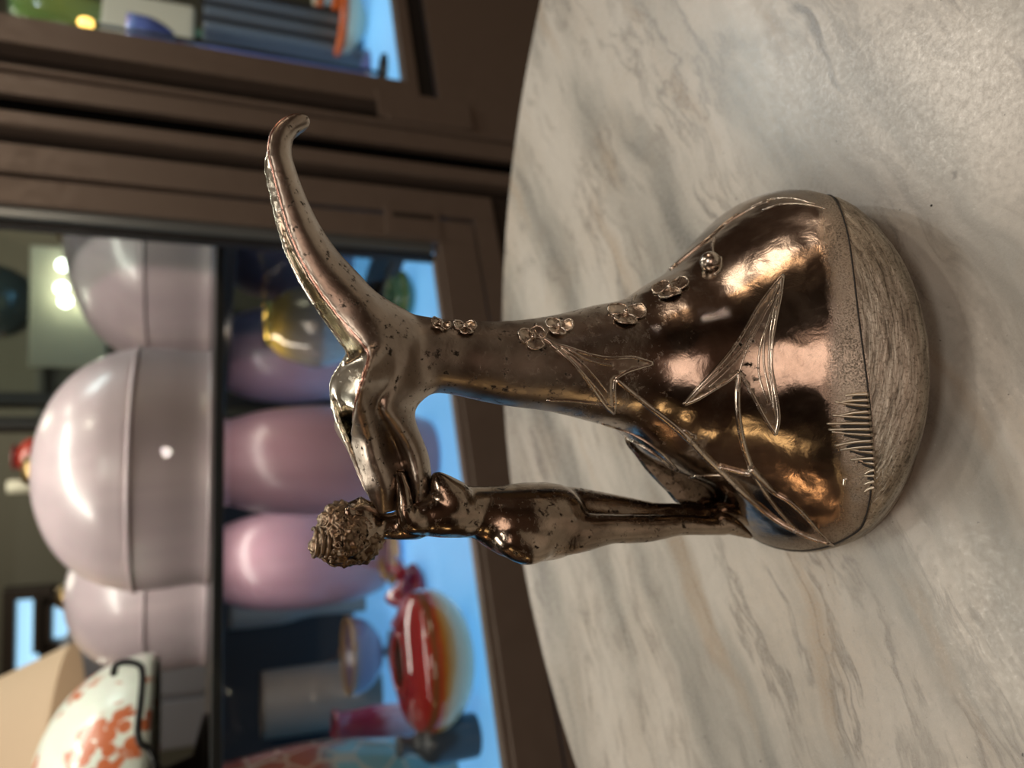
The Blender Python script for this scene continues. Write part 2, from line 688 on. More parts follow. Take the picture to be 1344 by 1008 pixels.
# --- body and flared mouth: one casting
zs = list(np.linspace(0, .215, 110))
body_prof = [(.0005, 0.)] + [(herm(z, RK), z) for z in zs] + [(.0005, .215)]
bv, bf = lathe(body_prof, 128, lambda z: herm(z, CK))
for i_, v in enumerate(bv):
    # the sheath of the leaf swells the casting below the feet
    a_ = math.atan2(v[1], v[0])
    da = (a_ - PI * .97 + PI) % (2 * PI) - PI
    k_ = .0062 * math.exp(-(da / .55) ** 2) * math.exp(-((v[2] - .078) / .020) ** 2)
    l_ = max(math.hypot(v[0], v[1]), 1e-6)
    bv[i_] = (v[0] * (1 + k_ / l_), v[1] * (1 + k_ / l_), v[2])
bv = [V(v) + EO for v in bv]

# mouth: rows run from the figure's hands to the tip of the spout
# (rim x, y, half width) (belly...) crease, ridge, keel
ST = []


def st_u(rim, w, keel, fat=1.1):
    """open trough section"""
    rim, keel = np.array(rim, float), np.array(keel, float)
    l = lambda t: rim + (keel - rim) * t
    ST.append([(rim, w), (l(.30), w * fat), (l(.62), w * .98 * fat), (l(.88), w * .62 * fat), (keel, 0.)])


def st_f(rim, w, pan, pd, cre, cd, rid, rd, keel):
    A = lambda p: np.array(p, float)
    ST.append([(A(rim), w), (A(pan), pd), (A(cre), cd), (A(rid), rd), (A(keel), 0.)])


st_f((499, 676), .0015, (508, 672), .004, (538, 668), .0008, (548, 670), .006, (556, 670))
st_f((482.6, 643), .0020, (506, 640), .009, (536, 636), .0004, (549, 634), .011, (561.5, 632))
st_f((469.5, 604), .0022, (492, 602), .0115, (525, 600), .0008, (544, 602), .0125, (559, 603))
st_f((463, 576), .0035, (485, 574), .0135, (516, 573), .0035, (534, 577), .0145, (551, 578))
st_f((463, 552), .014, (480, 552), .019, (505, 549), .0125, (522, 555), .0185, (541, 553))
st_f((466, 530), .027, (479, 528), .0265, (497, 527), .0195, (510, 533), .0215, (543, 532))
st_f((475, 499), .0365, (490, 500), .031, (510, 498), .0235, (530, 500), .0195, (578, 500))
st_f((483, 473), .0310, (496, 470), .0285, (517, 470), .0225, (540, 466), .0185, (590, 470))
st_f((481, 458), .0235, (494, 451), .0240, (513, 443), .0215, (535, 437), .0165, (580, 440))
st_u((449, 419), .0175, (498, 392))
st_u((425, 388), .0150, (468, 363))
st_u((404, 355), .0135, (440, 333))
st_u((389, 325), .0125, (420, 305))
st_u((376, 290), .0115, (405, 277))
st_u((367, 257), .0105, (394, 252))
st_u((359.5, 227), .0095, (386, 230))
st_u((353.5, 200), .0085, (379, 207))
st_u((357, 176), .0075, (379, 188))
st_u((368, 160), .0065, (384, 176))
st_u((384, 151), .0050, (392, 170))
st_u((397, 150), .0030, (401, 164))
st_u((404, 155), .0010, (404, 160))
FARW = {176.: .0105, 200.: .0125, 227.: .0140, 257.: .0155, 290.: .0165, 325.: .0172, 355.: .0178, 388.: .0188, 419.: .0210, 604.: .006, 576.: .016, 552.: .028, 530.: .036, 499.: .0385, 473.: .034}
rows = []
for s in ST:
    near = [up(p[0], p[1], d) for p, d in s]
    fw = FARW.get(float(s[0][0][1]))
    far = [V((q.x, 2 * Y0 - q.y, q.z)) for q in near[:-1]]
    if fw:
        k_ = fw / s[0][1]
        far = [V((q.x, Y0 + (q.y - Y0) * (k_ if i_ < 2 else 1 + (k_ - 1) * .3), q.z)) for i_, q in enumerate(far)]
    # keep the far wall level with the near one
    rows.append(near + far[::-1])
cols = list(zip(*rows))
fine = [catmull(c, 7) for c in cols]             # along the length
grid = [catmull(list(r), 5) for r in zip(*fine)]  # around the section
gv, gf = [], []
nr, nc = len(grid), len(grid[0])
for r in grid:
    gv += [V(p) for p in r]
for i in range(nr - 1):
    for k in range(nc - 1):
        a = i * nc + k
        gf.append((a, a + 1, a + 1 + nc, a + nc))
lip = mesh('lip', gv, gf, None, None, True, EO)
sd = lip.modifiers.new('t', 'SOLIDIFY')
sd.thickness = .0028
sd.offset = 0
dg = bpy.context.evaluated_depsgraph_get()
lm = bpy.data.meshes.new_from_object(lip.evaluated_get(dg))
lv = [V(v.co) + EO for v in lm.vertices]
lf = [tuple(p.vertices) for p in lm.polygons]
bpy.data.objects.remove(lip)
mb = MB().add((bv, bf)).add((lv, lf))
body = mb.build('body', PEWTER, ewer, True, EO)
remesh(body, .0010, 5, .5)

vg = body.vertex_groups.new(name='throat')
for v in body.data.vertices:
    zz = v.co.z
    wt = max(0, min(1, (zz - .186) / .012)) * max(0, min(1, (.222 - zz) / .010)) * max(0, min(1, (.040 - abs(v.co.x)) / .010))
    if wt > 0:
        vg.add([v.index], wt, 'REPLACE')
sm = body.modifiers.new('s', 'SMOOTH')
sm.factor, sm.iterations, sm.vertex_group = .5, 110, 'throat'
dg = bpy.context.evaluated_depsgraph_get()
dg.update()
me2 = bpy.data.meshes.new_from_object(body.evaluated_get(dg))
body.modifiers.clear()
body.data = me2
body.vertex_groups.clear()
me2.materials.clear()
me2.materials.append(PEWTER)
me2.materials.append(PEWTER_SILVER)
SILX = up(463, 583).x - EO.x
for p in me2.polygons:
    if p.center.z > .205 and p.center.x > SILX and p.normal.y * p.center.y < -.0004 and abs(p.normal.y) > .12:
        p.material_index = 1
    p.use_smooth = True
BVH = BVHTree.FromPolygons([tuple(V(v.co) + EO) for v in body.data.vertices], [tuple(p.vertices) for p in body.data.polygons])


def on(x, y, lift=0.):
    """where the sight line through a point of the photograph meets the casting: point, normal"""
    r = ray(x, y)
    loc, nor, i, d = BVH.ray_cast(EYE, r)
    if loc is None:
        q, nor, i, d = BVH.find_nearest(EYE + r * .335)
        loc = q
    return loc + nor * lift, nor


def relief(pts, r0, r1=None, n=6, lift=.2, flat=.9, mid=None):
    """tapered raised line along photograph points, lying on the casting"""
    pp = catmull(pts, n)
    P, U, R = [], [], []
    for i, p in enumerate(pp):
        q, nn = on(*p)
        t = i / (len(pp) - 1)
        r = r0 + ((r1 if r1 is not None else r0) - r0) * t
        if mid:
            r = r + (mid - r) * math.sin(PI * t)
        P.append(q + nn * r * lift)
        U.append(nn)
        R.append(r)
    return tube_geo(P, R, 8, True, U, flat)


def patch(poly, lift, step=7, dome=0.):
    """raised sheet filling a closed outline drawn on the casting"""
    poly = [tuple(p) for p in poly]
    xs, ys = [p[0] for p in poly], [p[1] for p in poly]
    pts = [V(p) for p in poly]
    edges = [(i, (i + 1) % len(poly)) for i in range(len(poly))]
    x = min(xs) + step / 2
    while x < max(xs):
        y = min(ys) + step / 2
        while y < max(ys):
            c = False
            j = len(poly) - 1
            for i in range(len(poly)):
                if (ys[i] > y) != (ys[j] > y) and x < (xs[j] - xs[i]) * (y - ys[i]) / (ys[j] - ys[i]) + xs[i]:
                    c = not c
                j = i
            if c and min((V((x, y)) - p).length for p in pts) > step * .4:
                pts.append(V((x, y)))
            y += step
        x += step
    v2, e2, f2, *_ = delaunay_2d_cdt([p for p in pts], edges, [], 1, 1e-4)
    vs = []
    for p in v2:
        dmin = min((p - V(q)).length for q in poly)
        q, nn = on(p.x, p.y)
        vs.append(q + nn * (lift + dome * min(1, dmin / 8)))
    fs = [tuple(f) for f in f2]
    # skirt down into the casting
    n0 = len(vs)
    for i in range(len(poly)):
        q, nn = on(*poly[i])
        vs.append(q - nn * .0008)
    m_ = len(poly)
    idx = []
    for i in range(m_):
        idx.append(min(range(len(v2)), key=lambda k: (v2[k] - V(poly[i])).length))
    for i in range(m_):
        j = (i + 1) % m_
        fs.append((idx[i], idx[j], n0 + j, n0 + i))
    return vs, fs


def dense(pts, n=5):
    return [tuple(p) for p in catmull(pts, n)]


# --- worn coppery edge along the near rim of the mouth
rim_px = [s_[0] for s_ in ST[4:21]]
P_ = catmull([tuple(up(p[0], p[1], d)) for p, d in rim_px], 5)
P_ = [V(p) for p in P_]
P_ = [(BVH.find_nearest(p)[0] - EO) for p in P_]
COPPER = metal_material('worn_copper_edge', (.62, .36, .29), (.45, .25, .19), .24, .6)
mesh('rim_edge', *tube_geo(P_, [.0009 * min(1, .3 + 4 * i / len(P_), .3 + 4 * (1 - i / len(P_))) for i in range(len(P_))], 8), COPPER, ewer)['label'] = 'worn coppery rim edge'

# --- arrowhead leaves (outline, raised rims, veins), each a part
def leaf(segs, veins, label=None, rim=.00085, fill=.0005):
    outline = []
    for s in segs:
        d = dense(s, 5)
        outline += d[:-1]
    lf_ = MB().add(patch(outline, fill, 6)).build('arrowhead_leaf', PEWTER_LEAF, ewer, True, EO)
    mb_ = MB()
    for s in segs:
        mb_.add(relief(s, rim, rim, 6))
    mb_.build('leaf_edge', PEWTER_REL, lf_, True, EO)
    vb = MB()
    for v in veins:
        vb.add(relief(v, .0006, .0004, 6, 1.2))
    vb.build('leaf_veins', PEWTER_REL, lf_, True, EO)
    return lf_


leaf([[(706, 440), (725, 450), (750, 458), (775, 466), (800, 470), (828, 469), (842, 472), (857, 477)],
      [(857, 477), (840, 482), (822, 488), (807, 497)],
      [(807, 497), (806, 512), (807, 528), (806, 542)],
      [(806, 542), (796, 534), (785, 520), (772, 502), (760, 485), (742, 466), (720, 448), (706, 440)]],
     [[(722, 452), (745, 470), (765, 490), (785, 512), (798, 530)], [(735, 456), (760, 474), (780, 494), (798, 516)],
      [(745, 459), (765, 470), (785, 477), (806, 480)], [(730, 458), (755, 482), (780, 512)]])
leaf([[(1028, 361), (1012, 380), (995, 404), (980, 430), (962, 458), (940, 484), (918, 508), (898, 531)],
      [(898, 531), (915, 524), (935, 512), (955, 500), (970, 488)],
      [(970, 488), (980, 504), (993, 528), (1006, 552), (1018, 570)],
      [(1018, 570), (1022, 552), (1021, 534), (1016, 505), (1012, 480), (1013, 452), (1018, 420), (1024, 390), (1028, 361)]],
     [[(1016, 392), (994, 428), (975, 462), (955, 485), (930, 508)], [(1021, 400), (1014, 450), (1013, 500), (1017, 545)], [(1022, 375), (1005, 410), (990, 440), (978, 465), (970, 488)], [(1023, 382), (1010, 420), (998, 455), (996, 490), (1008, 530)],
      [(1020, 392), (1006, 432), (1002, 470), (1008, 505), (1016, 540)], [(1012, 398), (990, 430), (972, 458), (945, 487), (915, 514)],
      [(1018, 400), (1011, 440), (1009, 480), (1014, 515)]], rim=.0009)
# stalks
sb = MB()
sb.add(relief([(970, 488), (968, 515), (969, 545), (975, 580), (985, 612)], .0013, .0014))
sb.build('leaf_stalk', PEWTER_REL, ewer, True, EO)
sb = MB()
sb.add(relief([(944, 612), (960, 616), (975, 620), (985, 621)], .0014, .0016, 6))
sb.build('leaf_stalk', PEWTER_REL, ewer, True, EO)
sb = MB()
sb.add(relief([(985, 614), (1000, 630), (1015, 645), (1035, 657), (1055, 675), (1075, 698), (1090, 712)], .0018, .0008, 6))
sb.build('leaf_stalk', PEWTER_REL, ewer, True, EO)
sb = MB()
sb.add(relief([(985, 616), (996, 634), (1010, 655), (1026, 675), (1046, 695), (1075, 713)], .0013, .0006, 6))
sb.build('leaf_stalk', PEWTER_REL, ewer, True, EO)
# long stem sweeping from the first leaf to the foot, with a broad sheath behind it
sb = MB()
sb.add(relief([(808, 498), (830, 516), (855, 536), (880, 555), (905, 577), (930, 603), (955, 626), (985, 655), (1020, 683), (1060, 704), (1088, 713), (1104, 716)], .0010, .0007, 6, mid=.0017))
sb.build('long_stem', PEWTER_REL, ewer, True, EO)
sb = MB()
sb.add(relief([(720, 542), (760, 551), (800, 564), (840, 584), (870, 604), (900, 632), (925, 655)], .0006, .0009, 6))
sb.add(relief([(790, 556), (830, 570), (865, 592), (890, 618)], .0005, .0008, 6))
sb.build('sheath_edge', PEWTER_REL, ewer, True, EO)
sb = MB()
sb.add(relief([(948, 624), (925, 624), (908, 626), (902, 632), (906, 645), (915, 658), (928, 668)], .0006, .0006, 6))
sb.build('sheath_edge', PEWTER_REL, ewer, True, EO)


# --- three-petalled flowers
def flower(cx, cy, rad, spin, name='flower', stem=None):
    q, nn = on(cx, cy)
    t = nn.orthogonal().normalized()
    # first direction: towards image right
    q2, _ = on(cx + 3, cy)
    t = (EX - nn * EX.dot(nn))
    if t.length < .2:
        t = V((0, 0, -1)) - nn * V((0, 0, -1)).dot(nn)
    t.normalize()
    b = nn.cross(t)
    o = MB()
    rim = MB()
    for k in range(3):
        a = spin + k * 2 * PI / 3
        dr = t * math.cos(a) + b * math.sin(a)
        sd_ = nn.cross(dr)
        c = q + dr * rad * .62
        ring, vs, fs = [], [], []
        for j in range(20):
            e = 2 * PI * j / 20
            p = c + dr * (math.cos(e) * rad * .52) + sd_ * (math.sin(e) * rad * .66)
            hh = .0006 + .0011 * max(0, math.cos(e)) + .0003 * math.sin(3 * e)
            s_, n_, _i, _d = BVH.find_nearest(p)
            ring.append(s_ + nn * hh * 1.2)
        s_, n_, _i, _d = BVH.find_nearest(c)
        vs = ring + [s_ + nn * .0004]
        fs = [(j, (j + 1) % 20, 20) for j in range(20)]
        o.add((vs, fs))
        rim.add(tube_geo(ring + [ring[0], ring[1]], .0005, 6, False))
    fl = o.build(name, PEWTER_LEAF, ewer, True, EO)
    rim.build('petal_rim', PEWTER_REL, fl, True, EO)
    MB().add(ball_geo(q + nn * .0012, .0013 + rad * .04)).build('flower_eye', PEWTER_REL, fl, True, EO)
    return fl


flower(699, 444, .0058, .9)
flower(822, 412, .0078, .35)
flower(880, 379, .0078, 2.4)
flower(737, 409, .0055, .3)
flower(610, 431, .0045, .8)
flower(577, 428, .0036, .2)
# bud with its little stalk
q, nn = on(934, 348)
bd = MB().add(ball_geo(q + nn * .002, .0050, 20, 12)).build('round_bud', PEWTER_REL, ewer, True, EO)
MB().add(relief([(946, 338), (946, 346), (944, 355), (938, 361)], .0008, .0008, 5)).add(relief([(938, 312), (935, 322), (936, 334)], .0009, .0007, 5)).build('bud_sepal', PEWTER_REL, bd, True, EO)
# small stalks on the shoulder silhouette
MB().add(relief([(835, 386), (831, 393), (830, 402)], .0007, .0005, 5)).build('flower_stalk', PEWTER_REL, ewer, True, EO)
MB().add(relief([(703, 426), (702, 433), (706, 440)], .0008, .0007, 5)).build('flower_stalk', PEWTER_REL, ewer, True, EO)
sb = MB().add(relief([(880, 354), (905, 333), (930, 313), (950, 295), (970, 280)], .0011, .0008, 6)).add(relief([(950, 296), (968, 284), (990, 272), (1010, 264)], .0006, .0004, 6))
sb.add(relief([(985, 272), (1010, 262), (1040, 260), (1070, 268)], .0005, .0004, 6)).add(relief([(1000, 276), (1025, 268), (1055, 268), (1085, 274)], .0005, .0003, 6))
sb.build('shoulder_stem', PEWTER_REL, ewer, True, EO)

# --- foot band with rippled water, standing a hair proud of the body, and the groove above it
ZB = .0425
bp = []
for i in range(15):
    z = ZB * i / 14
    bp.append(z)
vs, fs = [], []
SEG = 220


def band_top(a):
    return max(.018, -.0036 + .046 * math.cos(a + math.radians(80)))


def foot_pt(z, a, e=0.):
    r = herm(z, RK) + e
    return V((herm(z, CK) + r * math.cos(a), r * math.sin(a), z))


for i, z in enumerate(bp):
    e = .0009 * (1 - max(0, (i - 11) / 3) * .7)
    for k in range(SEG):
        a = 2 * PI * k / SEG
        zz = z / ZB * band_top(a)
        rip = noise.noise(V((math.cos(a) * 4, math.sin(a) * 4, zz * 330))) * .0006 + noise.noise(V((math.cos(a) * 9, math.sin(a) * 9, zz * 420 + 7))) * .0004
        vs.append(foot_pt(zz, a, e + rip * (0 if i in (0, 14) else 1)))
for i in range(14):
    for k in range(SEG):
        a, b = i * SEG + k, i * SEG + (k + 1) % SEG
        fs.append((a, b, b + SEG, a + SEG))
mesh('foot_band', vs, fs, PEWTER_BASE, ewer)
vs, fs = [], []
ring = []
for k in range(121):
    a = 2 * PI * k / 120
    ring.append(foot_pt(band_top(a) + .0008, a, .0002))
mesh('foot_groove', *tube_geo(ring, .00034, 6, False), DARK_PIT, ewer)

# --- grass tuft in relief above the groove
gb, gd = MB(), MB()
rnd = random.Random(3)
for k in range(17):
    y = 517 + k * 7.6
    xb = 1140 + (y - 517) * .10 - max(0, y - 600) * .1
    hgt = 24 + 32 * math.sin(PI * min(1, (k + 1) / 13)) * rnd.uniform(.8, 1.1) if k < 13 else 14
    bend = rnd.uniform(-6, 9)
    gb.add(relief([(xb, y), (xb - hgt * .5, y + bend * .3), (xb - hgt, y + bend)], .0012, .0004, 5, .35))
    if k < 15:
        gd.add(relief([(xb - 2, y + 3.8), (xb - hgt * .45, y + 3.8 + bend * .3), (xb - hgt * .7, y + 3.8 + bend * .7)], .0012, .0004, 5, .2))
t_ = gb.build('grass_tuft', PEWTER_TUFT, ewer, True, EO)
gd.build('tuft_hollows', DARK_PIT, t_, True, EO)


# --- leaf standing out on the far side behind the feet
def plate(name, poly, d0, d1, thick, M, parent):
    vs = []
    n = len(poly)
    for k, (x, y) in enumerate(poly):
        vs.append(up(x, y, d0) - EO)
    for k, (x, y) in enumerate(poly):
        vs.append(up(x, y, d0) + V((0, thick, 0)) - EO)
    fs = [tuple(range(n)), tuple(range(2 * n - 1, n - 1, -1))]
    for k in range(n):
        j = (k + 1) % n
        fs.append((k, j, n + j, n + k))
    return mesh(name, vs, fs, M, parent, False)


plate('back_leaf', dense([(800, 556), (822, 571), (828, 585), (838, 597), (850, 614), (864, 630), (880, 646), (897, 664), (925, 670), (945, 668), (945, 640), (915, 605), (885, 580), (850, 560), (800, 550)], 4)[:-1], -.012, 0, .004, PEWTER_FIG, ewer)

# --- the nude figure that forms the handle: one continuous body
PXM = 1 / 2700.
fig = MB()


def limb(pts, seg=20, nn=8):
    """pts: (x, y, d in mm, radius in photo px, depth stretch)"""
    P = catmull([(*p, 1.)[:5] if len(p) == 4 else p for p in pts], nn)
    for i, p in enumerate(P):
        c = up(p[0], p[1], p[2] / 1000)
        fig.add(ball_geo(c, p[3] * (c - EYE).dot(FWD) / FPX, seg, 12, (1, p[4], 1)))


limb([(546, 671, 0, 24, 1.45), (570, 671, 0, 33, 1.3), (595, 671, 0, 34.5, 1.2), (622, 672, 0, 34, 1.05), (645, 676, 0, 38, 1.05), (668, 682, 0, 46, 1.05), (692, 685, 0, 52, 1.0), (722, 684, 0, 50.5, .95)], 24)
limb([(672, 704, 9, 27), (690, 712, 9, 29), (703, 711, 9, 27)])
limb([(672, 702, -9, 27), (690, 708, -9, 28), (703, 708, -9, 27)])
limb([(712, 694, 6, 40, .8), (735, 697, 7, 33, .85), (760, 698, 7.5, 27.5), (800, 694, 7.5, 20.5), (828, 694, 7, 19.5), (855, 693, 6.5, 18), (890, 689, 6, 14.5), (925, 690, 6, 13), (950, 690, 5.5, 13)])
limb([(712, 674, -6, 42, .8), (735, 671, -7, 34, .85), (760, 668, -7, 28), (800, 669.5, -7, 22), (828, 673, -6.5, 20), (855, 676.5, -6, 18), (890, 676, -5.5, 15.5), (930, 677, -5, 13.5), (955, 677, -5, 13)])
limb([(945, 685, 5, 15), (962, 691, 6, 12), (985, 704, 7, 4.5)])          # near foot
limb([(948, 672, -5, 15), (968, 676, -6, 12), (990, 690, -6, 5)])         # far foot
limb([(594, 656, 6, 27), (582, 641, 7.5, 19), (575, 629, 8, 11)], 18, 6)   # breasts
limb([(594, 656, -6, 27), (582, 640, -7.5, 18), (574, 628, -8, 10)], 18, 6)
limb([(568, 674, 3, 27), (552, 680, 6.5, 21), (539, 684, 9, 15), (532, 672, 10, 12.5), (530, 650, 9.5, 11), (524, 625, 6, 10)])   # near shoulder and arm reaching into the lip
limb([(562, 672, -7, 25), (548, 676, -11, 18), (534, 672, -13, 13), (526, 655, -12, 12), (512, 630, -9, 11), (500, 600, -5, 10)])
limb([(545, 686, 0, 22, 1.3), (522, 690, 0, 19), (505, 690, 0, 17), (488, 694, 0, 18)])   # neck
# head, looking up and away along the spout: skull, jaw, nose, lips, chin, ears
limb([(462, 700, 0, 37, .85), (470, 690, 0, 34, .8)], 24, 4)
limb([(482, 680, 0, 20, .75), (488, 672, 0, 13, .8)], 18, 4)
for dd in (5.2, -5.2):
    c = up(462, 673, dd)
limb([(462, 664, 0, 7), (474, 657, 0, 6.5)], 12, 4)          # nose
limb([(481, 662, 0, 6.5, 1.5), (486, 663, 0, 6, 1.4)], 12, 2)  # lips
limb([(457, 671, 5.5, 8), (458, 671, 4.5, 8)], 12, 2)        # brow ridges over the eyes
limb([(457, 671, -5.5, 8), (458, 671, -4.5, 8)], 12, 2)
figure = fig.build('figure', PEWTER_FIG, ewer, True, EO)
remesh(figure, .0009, 16, .5)
figure['label'] = 'nude female figure arched backwards with raised arms, polished brown metal'

# hair: a cap of small curls with a knot at the crown
hb = MB()
hc = up(455, 704, 0)
rs = (hc - EYE).dot(FWD) / FPX
rnd = random.Random(11)
hb.add(ball_geo(hc, 40 * rs, 28, 18, (1, .95, 1)))
hb.add(ball_geo(up(475, 712, 0), 29 * rs, 24, 14, (1, 1, 1)))
hb.add(ball_geo(up(425, 712, 0), 19 * rs, 20, 12, (1, 1, 1)))
hb.add(ball_geo(up(444, 686, 0), 28 * rs, 20, 12, (1, 1, 1)))
hair = hb.build('hair', PEWTER_HAIR, figure, True, EO)
remesh(hair, .0007, 6, .5)
for v in hair.data.vertices:
    p = v.co
    n_ = noise.cell_vector(p * 10)
    f1 = noise.voronoi(p * 330)[0]
    v.co = p + (p - (hc - EO)).normalized() * ((.5 - f1[0]) * .0022 + (noise.noise(p * 120)) * .0014 + (noise.noise(p * 700)) * .0005)
cb = MB()
for k in range(70):
    a, b_ = rnd.uniform(0, 2 * PI), rnd.uniform(-1, 1)
    d = V((math.sqrt(1 - b_ * b_) * math.cos(a), math.sqrt(1 - b_ * b_) * math.sin(a), b_))
    if d.y > .5:
        continue
    base = hc + d * 39 * rs
    s = d.orthogonal().normalized()
    t = d.cross(s)
    rr = rnd.uniform(.0009, .0018)
    pts = [base + s * math.cos(u) * rr * (1 - u / 14) + t * math.sin(u) * rr * (1 - u / 14) + d * .0006 for u in np.linspace(0, 8.5, 18)]
    cb.add(tube_geo(pts, .0004, 5))
# coiled strands over the crown knot
for k in range(5):
    x0 = 412 + k * 8
    cb.add(tube_geo([up(x0 + 14 * math.sin(u) * .3, 712 + 19 * math.cos(u), 6.5 * math.sin(u) / 1000 + .003) for u in np.linspace(-.4, PI + .4, 14)], .0008, 6))
cb.build('hair_curls', PEWTER_HAIR, figure, True, EO)

# ------------------------------------------------------------------ the two display cabinets behind the table
YAW = math.radians(62.6)
DIR = V((math.sin(YAW), math.cos(YAW), 0))
NIN = V((-math.cos(YAW), math.sin(YAW), 0))
CO = V((0, 1.05, 0))
CRZ = PI / 2 - YAW


def cp(x, y, q=0.):
    """photograph point on the upright plane q metres behind the cabinet fronts: along, height, distance"""
    r = ray(x, y)
    t = (CO + NIN * q - EYE).dot(NIN) / r.dot(NIN)
    p = EYE + r * t
    return (p - CO).dot(DIR), p.z, t * r.dot(FWD)


def fl(x, y, z):
    r = ray(x, y)
    p = EYE + r * ((z - EYE.z) / r.z)
    return (p - CO).dot(DIR), (p - CO).dot(NIN)


def W(s, q, z):
    return CO + DIR * s + NIN * q + V((0, 0, z))


def S0(y):
    return cp(0, y)[0]


ZTOP = 1.05
ZF = -.052
ZG = cp(605, 530)[1]
CORG = CO + V((0, 0, FLOOR_Z))


def cab_box(name, s0, s1, q0, q1, z0, z1, M, parent, bev=.0015):
    return box(name, (s0, q0, z0 - FLOOR_Z), (s1, q1, z1 - FLOOR_Z), M, parent, bev)


DEP = 1.02
SL = -.95
cabL = empty('display_cabinet', CORG, 'brown metal glass-door display cabinet on the left, full of pink shades', 'cabinet', None, CRZ)
sg, sb0, sdr, sgv, sof, srd, srb = S0(291), S0(285), S0(270), S0(236), S0(228), S0(190), S0(170)
s_end = S0(150)
zr1 = cp(617, 288)[1]
zr2 = cp(655, 330)[1]
# carcass
cab_box('side_panel', s_end - .012, s_end - .006, .03, DEP - .03, ZF + .02, ZTOP - .03, PANE, cabL, 0)['label'] = 'clear glass side panel'
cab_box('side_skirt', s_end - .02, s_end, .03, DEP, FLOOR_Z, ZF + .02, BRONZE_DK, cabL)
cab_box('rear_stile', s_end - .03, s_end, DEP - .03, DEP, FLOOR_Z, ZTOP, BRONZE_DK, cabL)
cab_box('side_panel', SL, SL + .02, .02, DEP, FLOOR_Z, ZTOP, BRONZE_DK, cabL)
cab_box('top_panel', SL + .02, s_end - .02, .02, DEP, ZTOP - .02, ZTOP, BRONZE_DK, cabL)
cab_box('floor_panel', SL + .02, s_end - .02, .025, DEP, ZF - .02, ZF, BLUE_FLOOR, cabL)['label'] = 'pale blue floor panel with added glow'
cab_box('back_panel', SL + .02, s_end - .03, DEP - .012, DEP, ZF, .285, mat('dark_teal_back_panel', (.008, .009, .011), .6), cabL)['label'] = 'dark lower back panel'
cab_box('plinth', SL, s_end, .012, .03, FLOOR_Z, zr2 - .004, BRONZE_DK, cabL)
# outer frame
cab_box('frame_stile', sof, srd, -.006, .03, zr2, ZTOP, BRONZE, cabL)
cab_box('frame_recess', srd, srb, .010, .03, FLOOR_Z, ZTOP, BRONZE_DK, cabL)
cab_box('frame_ridge', srb, s_end, -.012, .03, FLOOR_Z, ZTOP, BRONZE, cabL, .004)
cab_box('bottom_rail', SL, sof, -.006, .03, zr2, zr1 - .004, BRONZE, cabL)
# the door
cab_box('gap_shade_strip', s_end, S0(125), .004, .014, FLOOR_Z, ZTOP, mat('matt_black_strip', (.003, .003, .003), 1., 0, Specular_IOR_Level=0.), cabL)  # added black strip painting the shade of the open gap between cabinets
door = cab_box('door', sdr, sgv, -.008, .026, zr1, ZTOP - .03, BRONZE, cabL)
cab_box('door_rail', SL + .01, sdr, -.008, .026, zr1, ZG, BRONZE, door)
cab_box('glazing_bead', sb0, sdr, -.002, .02, ZG + .012, ZTOP - .05, BEAD, door)
cab_box('glazing_bead', SL + .01, sb0, -.002, .02, ZG, ZG + .008, BRONZE, door)
cab_box('rubber_seal', sg, sb0, .002, .018, ZG + .008, ZTOP - .05, RUBBER, door)
cab_box('glass_pane', SL + .01, sg, .008, .012, ZG + .006, ZTOP - .05, PANE, door, 0)
# hinge on the stile
sh, zh, _ = cp(500, 258)
sh2, zh2, _ = cp(572, 270)
hg = cab_box('hinge', sdr + .004, sof + .006, -.0105, -.007, zh2, zh, BRONZE, door, .001)
cab_box('hinge_knuckle', sgv - .004, sgv + .006, -.0125, -.008, zh2 + .010, zh - .012, BRONZE_DK, door, .003)
# shelf
SHELF_Z = .2865
shelf = cab_box('shelf', SL + .02, s_end - .02, .05, DEP - .02, SHELF_Z - .012, SHELF_Z, mat('dark_steel_shelf', (.03, .032, .034), .3, .4), cabL)
for s in (-.9, s_end - .06):
    cab_box('shelf_bracket', s, s + .015, .05, DEP - .02, SHELF_Z - .035, SHELF_Z - .012, BRONZE_DK, cabL)

cabR = empty('display_cabinet', CORG + DIR * .6, 'brown metal glass-door display cabinet on the right with coloured glassware', 'cabinet', None, CRZ)
SR = 1.35
o6 = .6


def rb(name, s0, s1, *a, **k):
    return cab_box(name, s0 - o6, s1 - o6, *a, **k)


a0, a1, a2, a3, a4, a5 = S0(125), S0(97), S0(90), S0(62), S0(50), S0(22)
zq1, zq2, zq3 = cp(525, 60)[1], cp(545, 95)[1], cp(570, 95)[1]
ZF2 = zq1 - .012
rb('side_panel', a0 + .006, a0 + .012, .03, DEP - .03, ZF2 + .02, ZTOP - .03, PANE, cabR, 0)['label'] = 'clear glass side panel'
rb('side_panel', SR - .012, SR - .006, .03, DEP - .03, ZF2 + .02, ZTOP - .03, PANE, cabR, 0)['label'] = 'clear glass side panel'
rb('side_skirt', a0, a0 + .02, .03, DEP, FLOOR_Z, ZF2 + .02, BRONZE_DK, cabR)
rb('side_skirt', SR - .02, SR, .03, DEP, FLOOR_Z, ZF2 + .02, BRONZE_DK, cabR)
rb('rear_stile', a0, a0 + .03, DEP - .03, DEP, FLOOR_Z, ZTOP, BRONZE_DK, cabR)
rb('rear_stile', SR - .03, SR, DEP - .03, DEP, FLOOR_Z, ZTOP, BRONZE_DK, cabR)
rb('top_panel', a0 + .02, SR - .02, .02, DEP, ZTOP - .02, ZTOP, BRONZE_DK, cabR)
rb('floor_panel', a0 + .02, SR - .02, .025, DEP, ZF2 - .02, ZF2, BLUE_FLOOR, cabR)['label'] = 'pale blue floor panel with added glow'
rb('frame_stile', a0, a1, -.006, .03, FLOOR_Z, ZTOP, BRONZE, cabR)
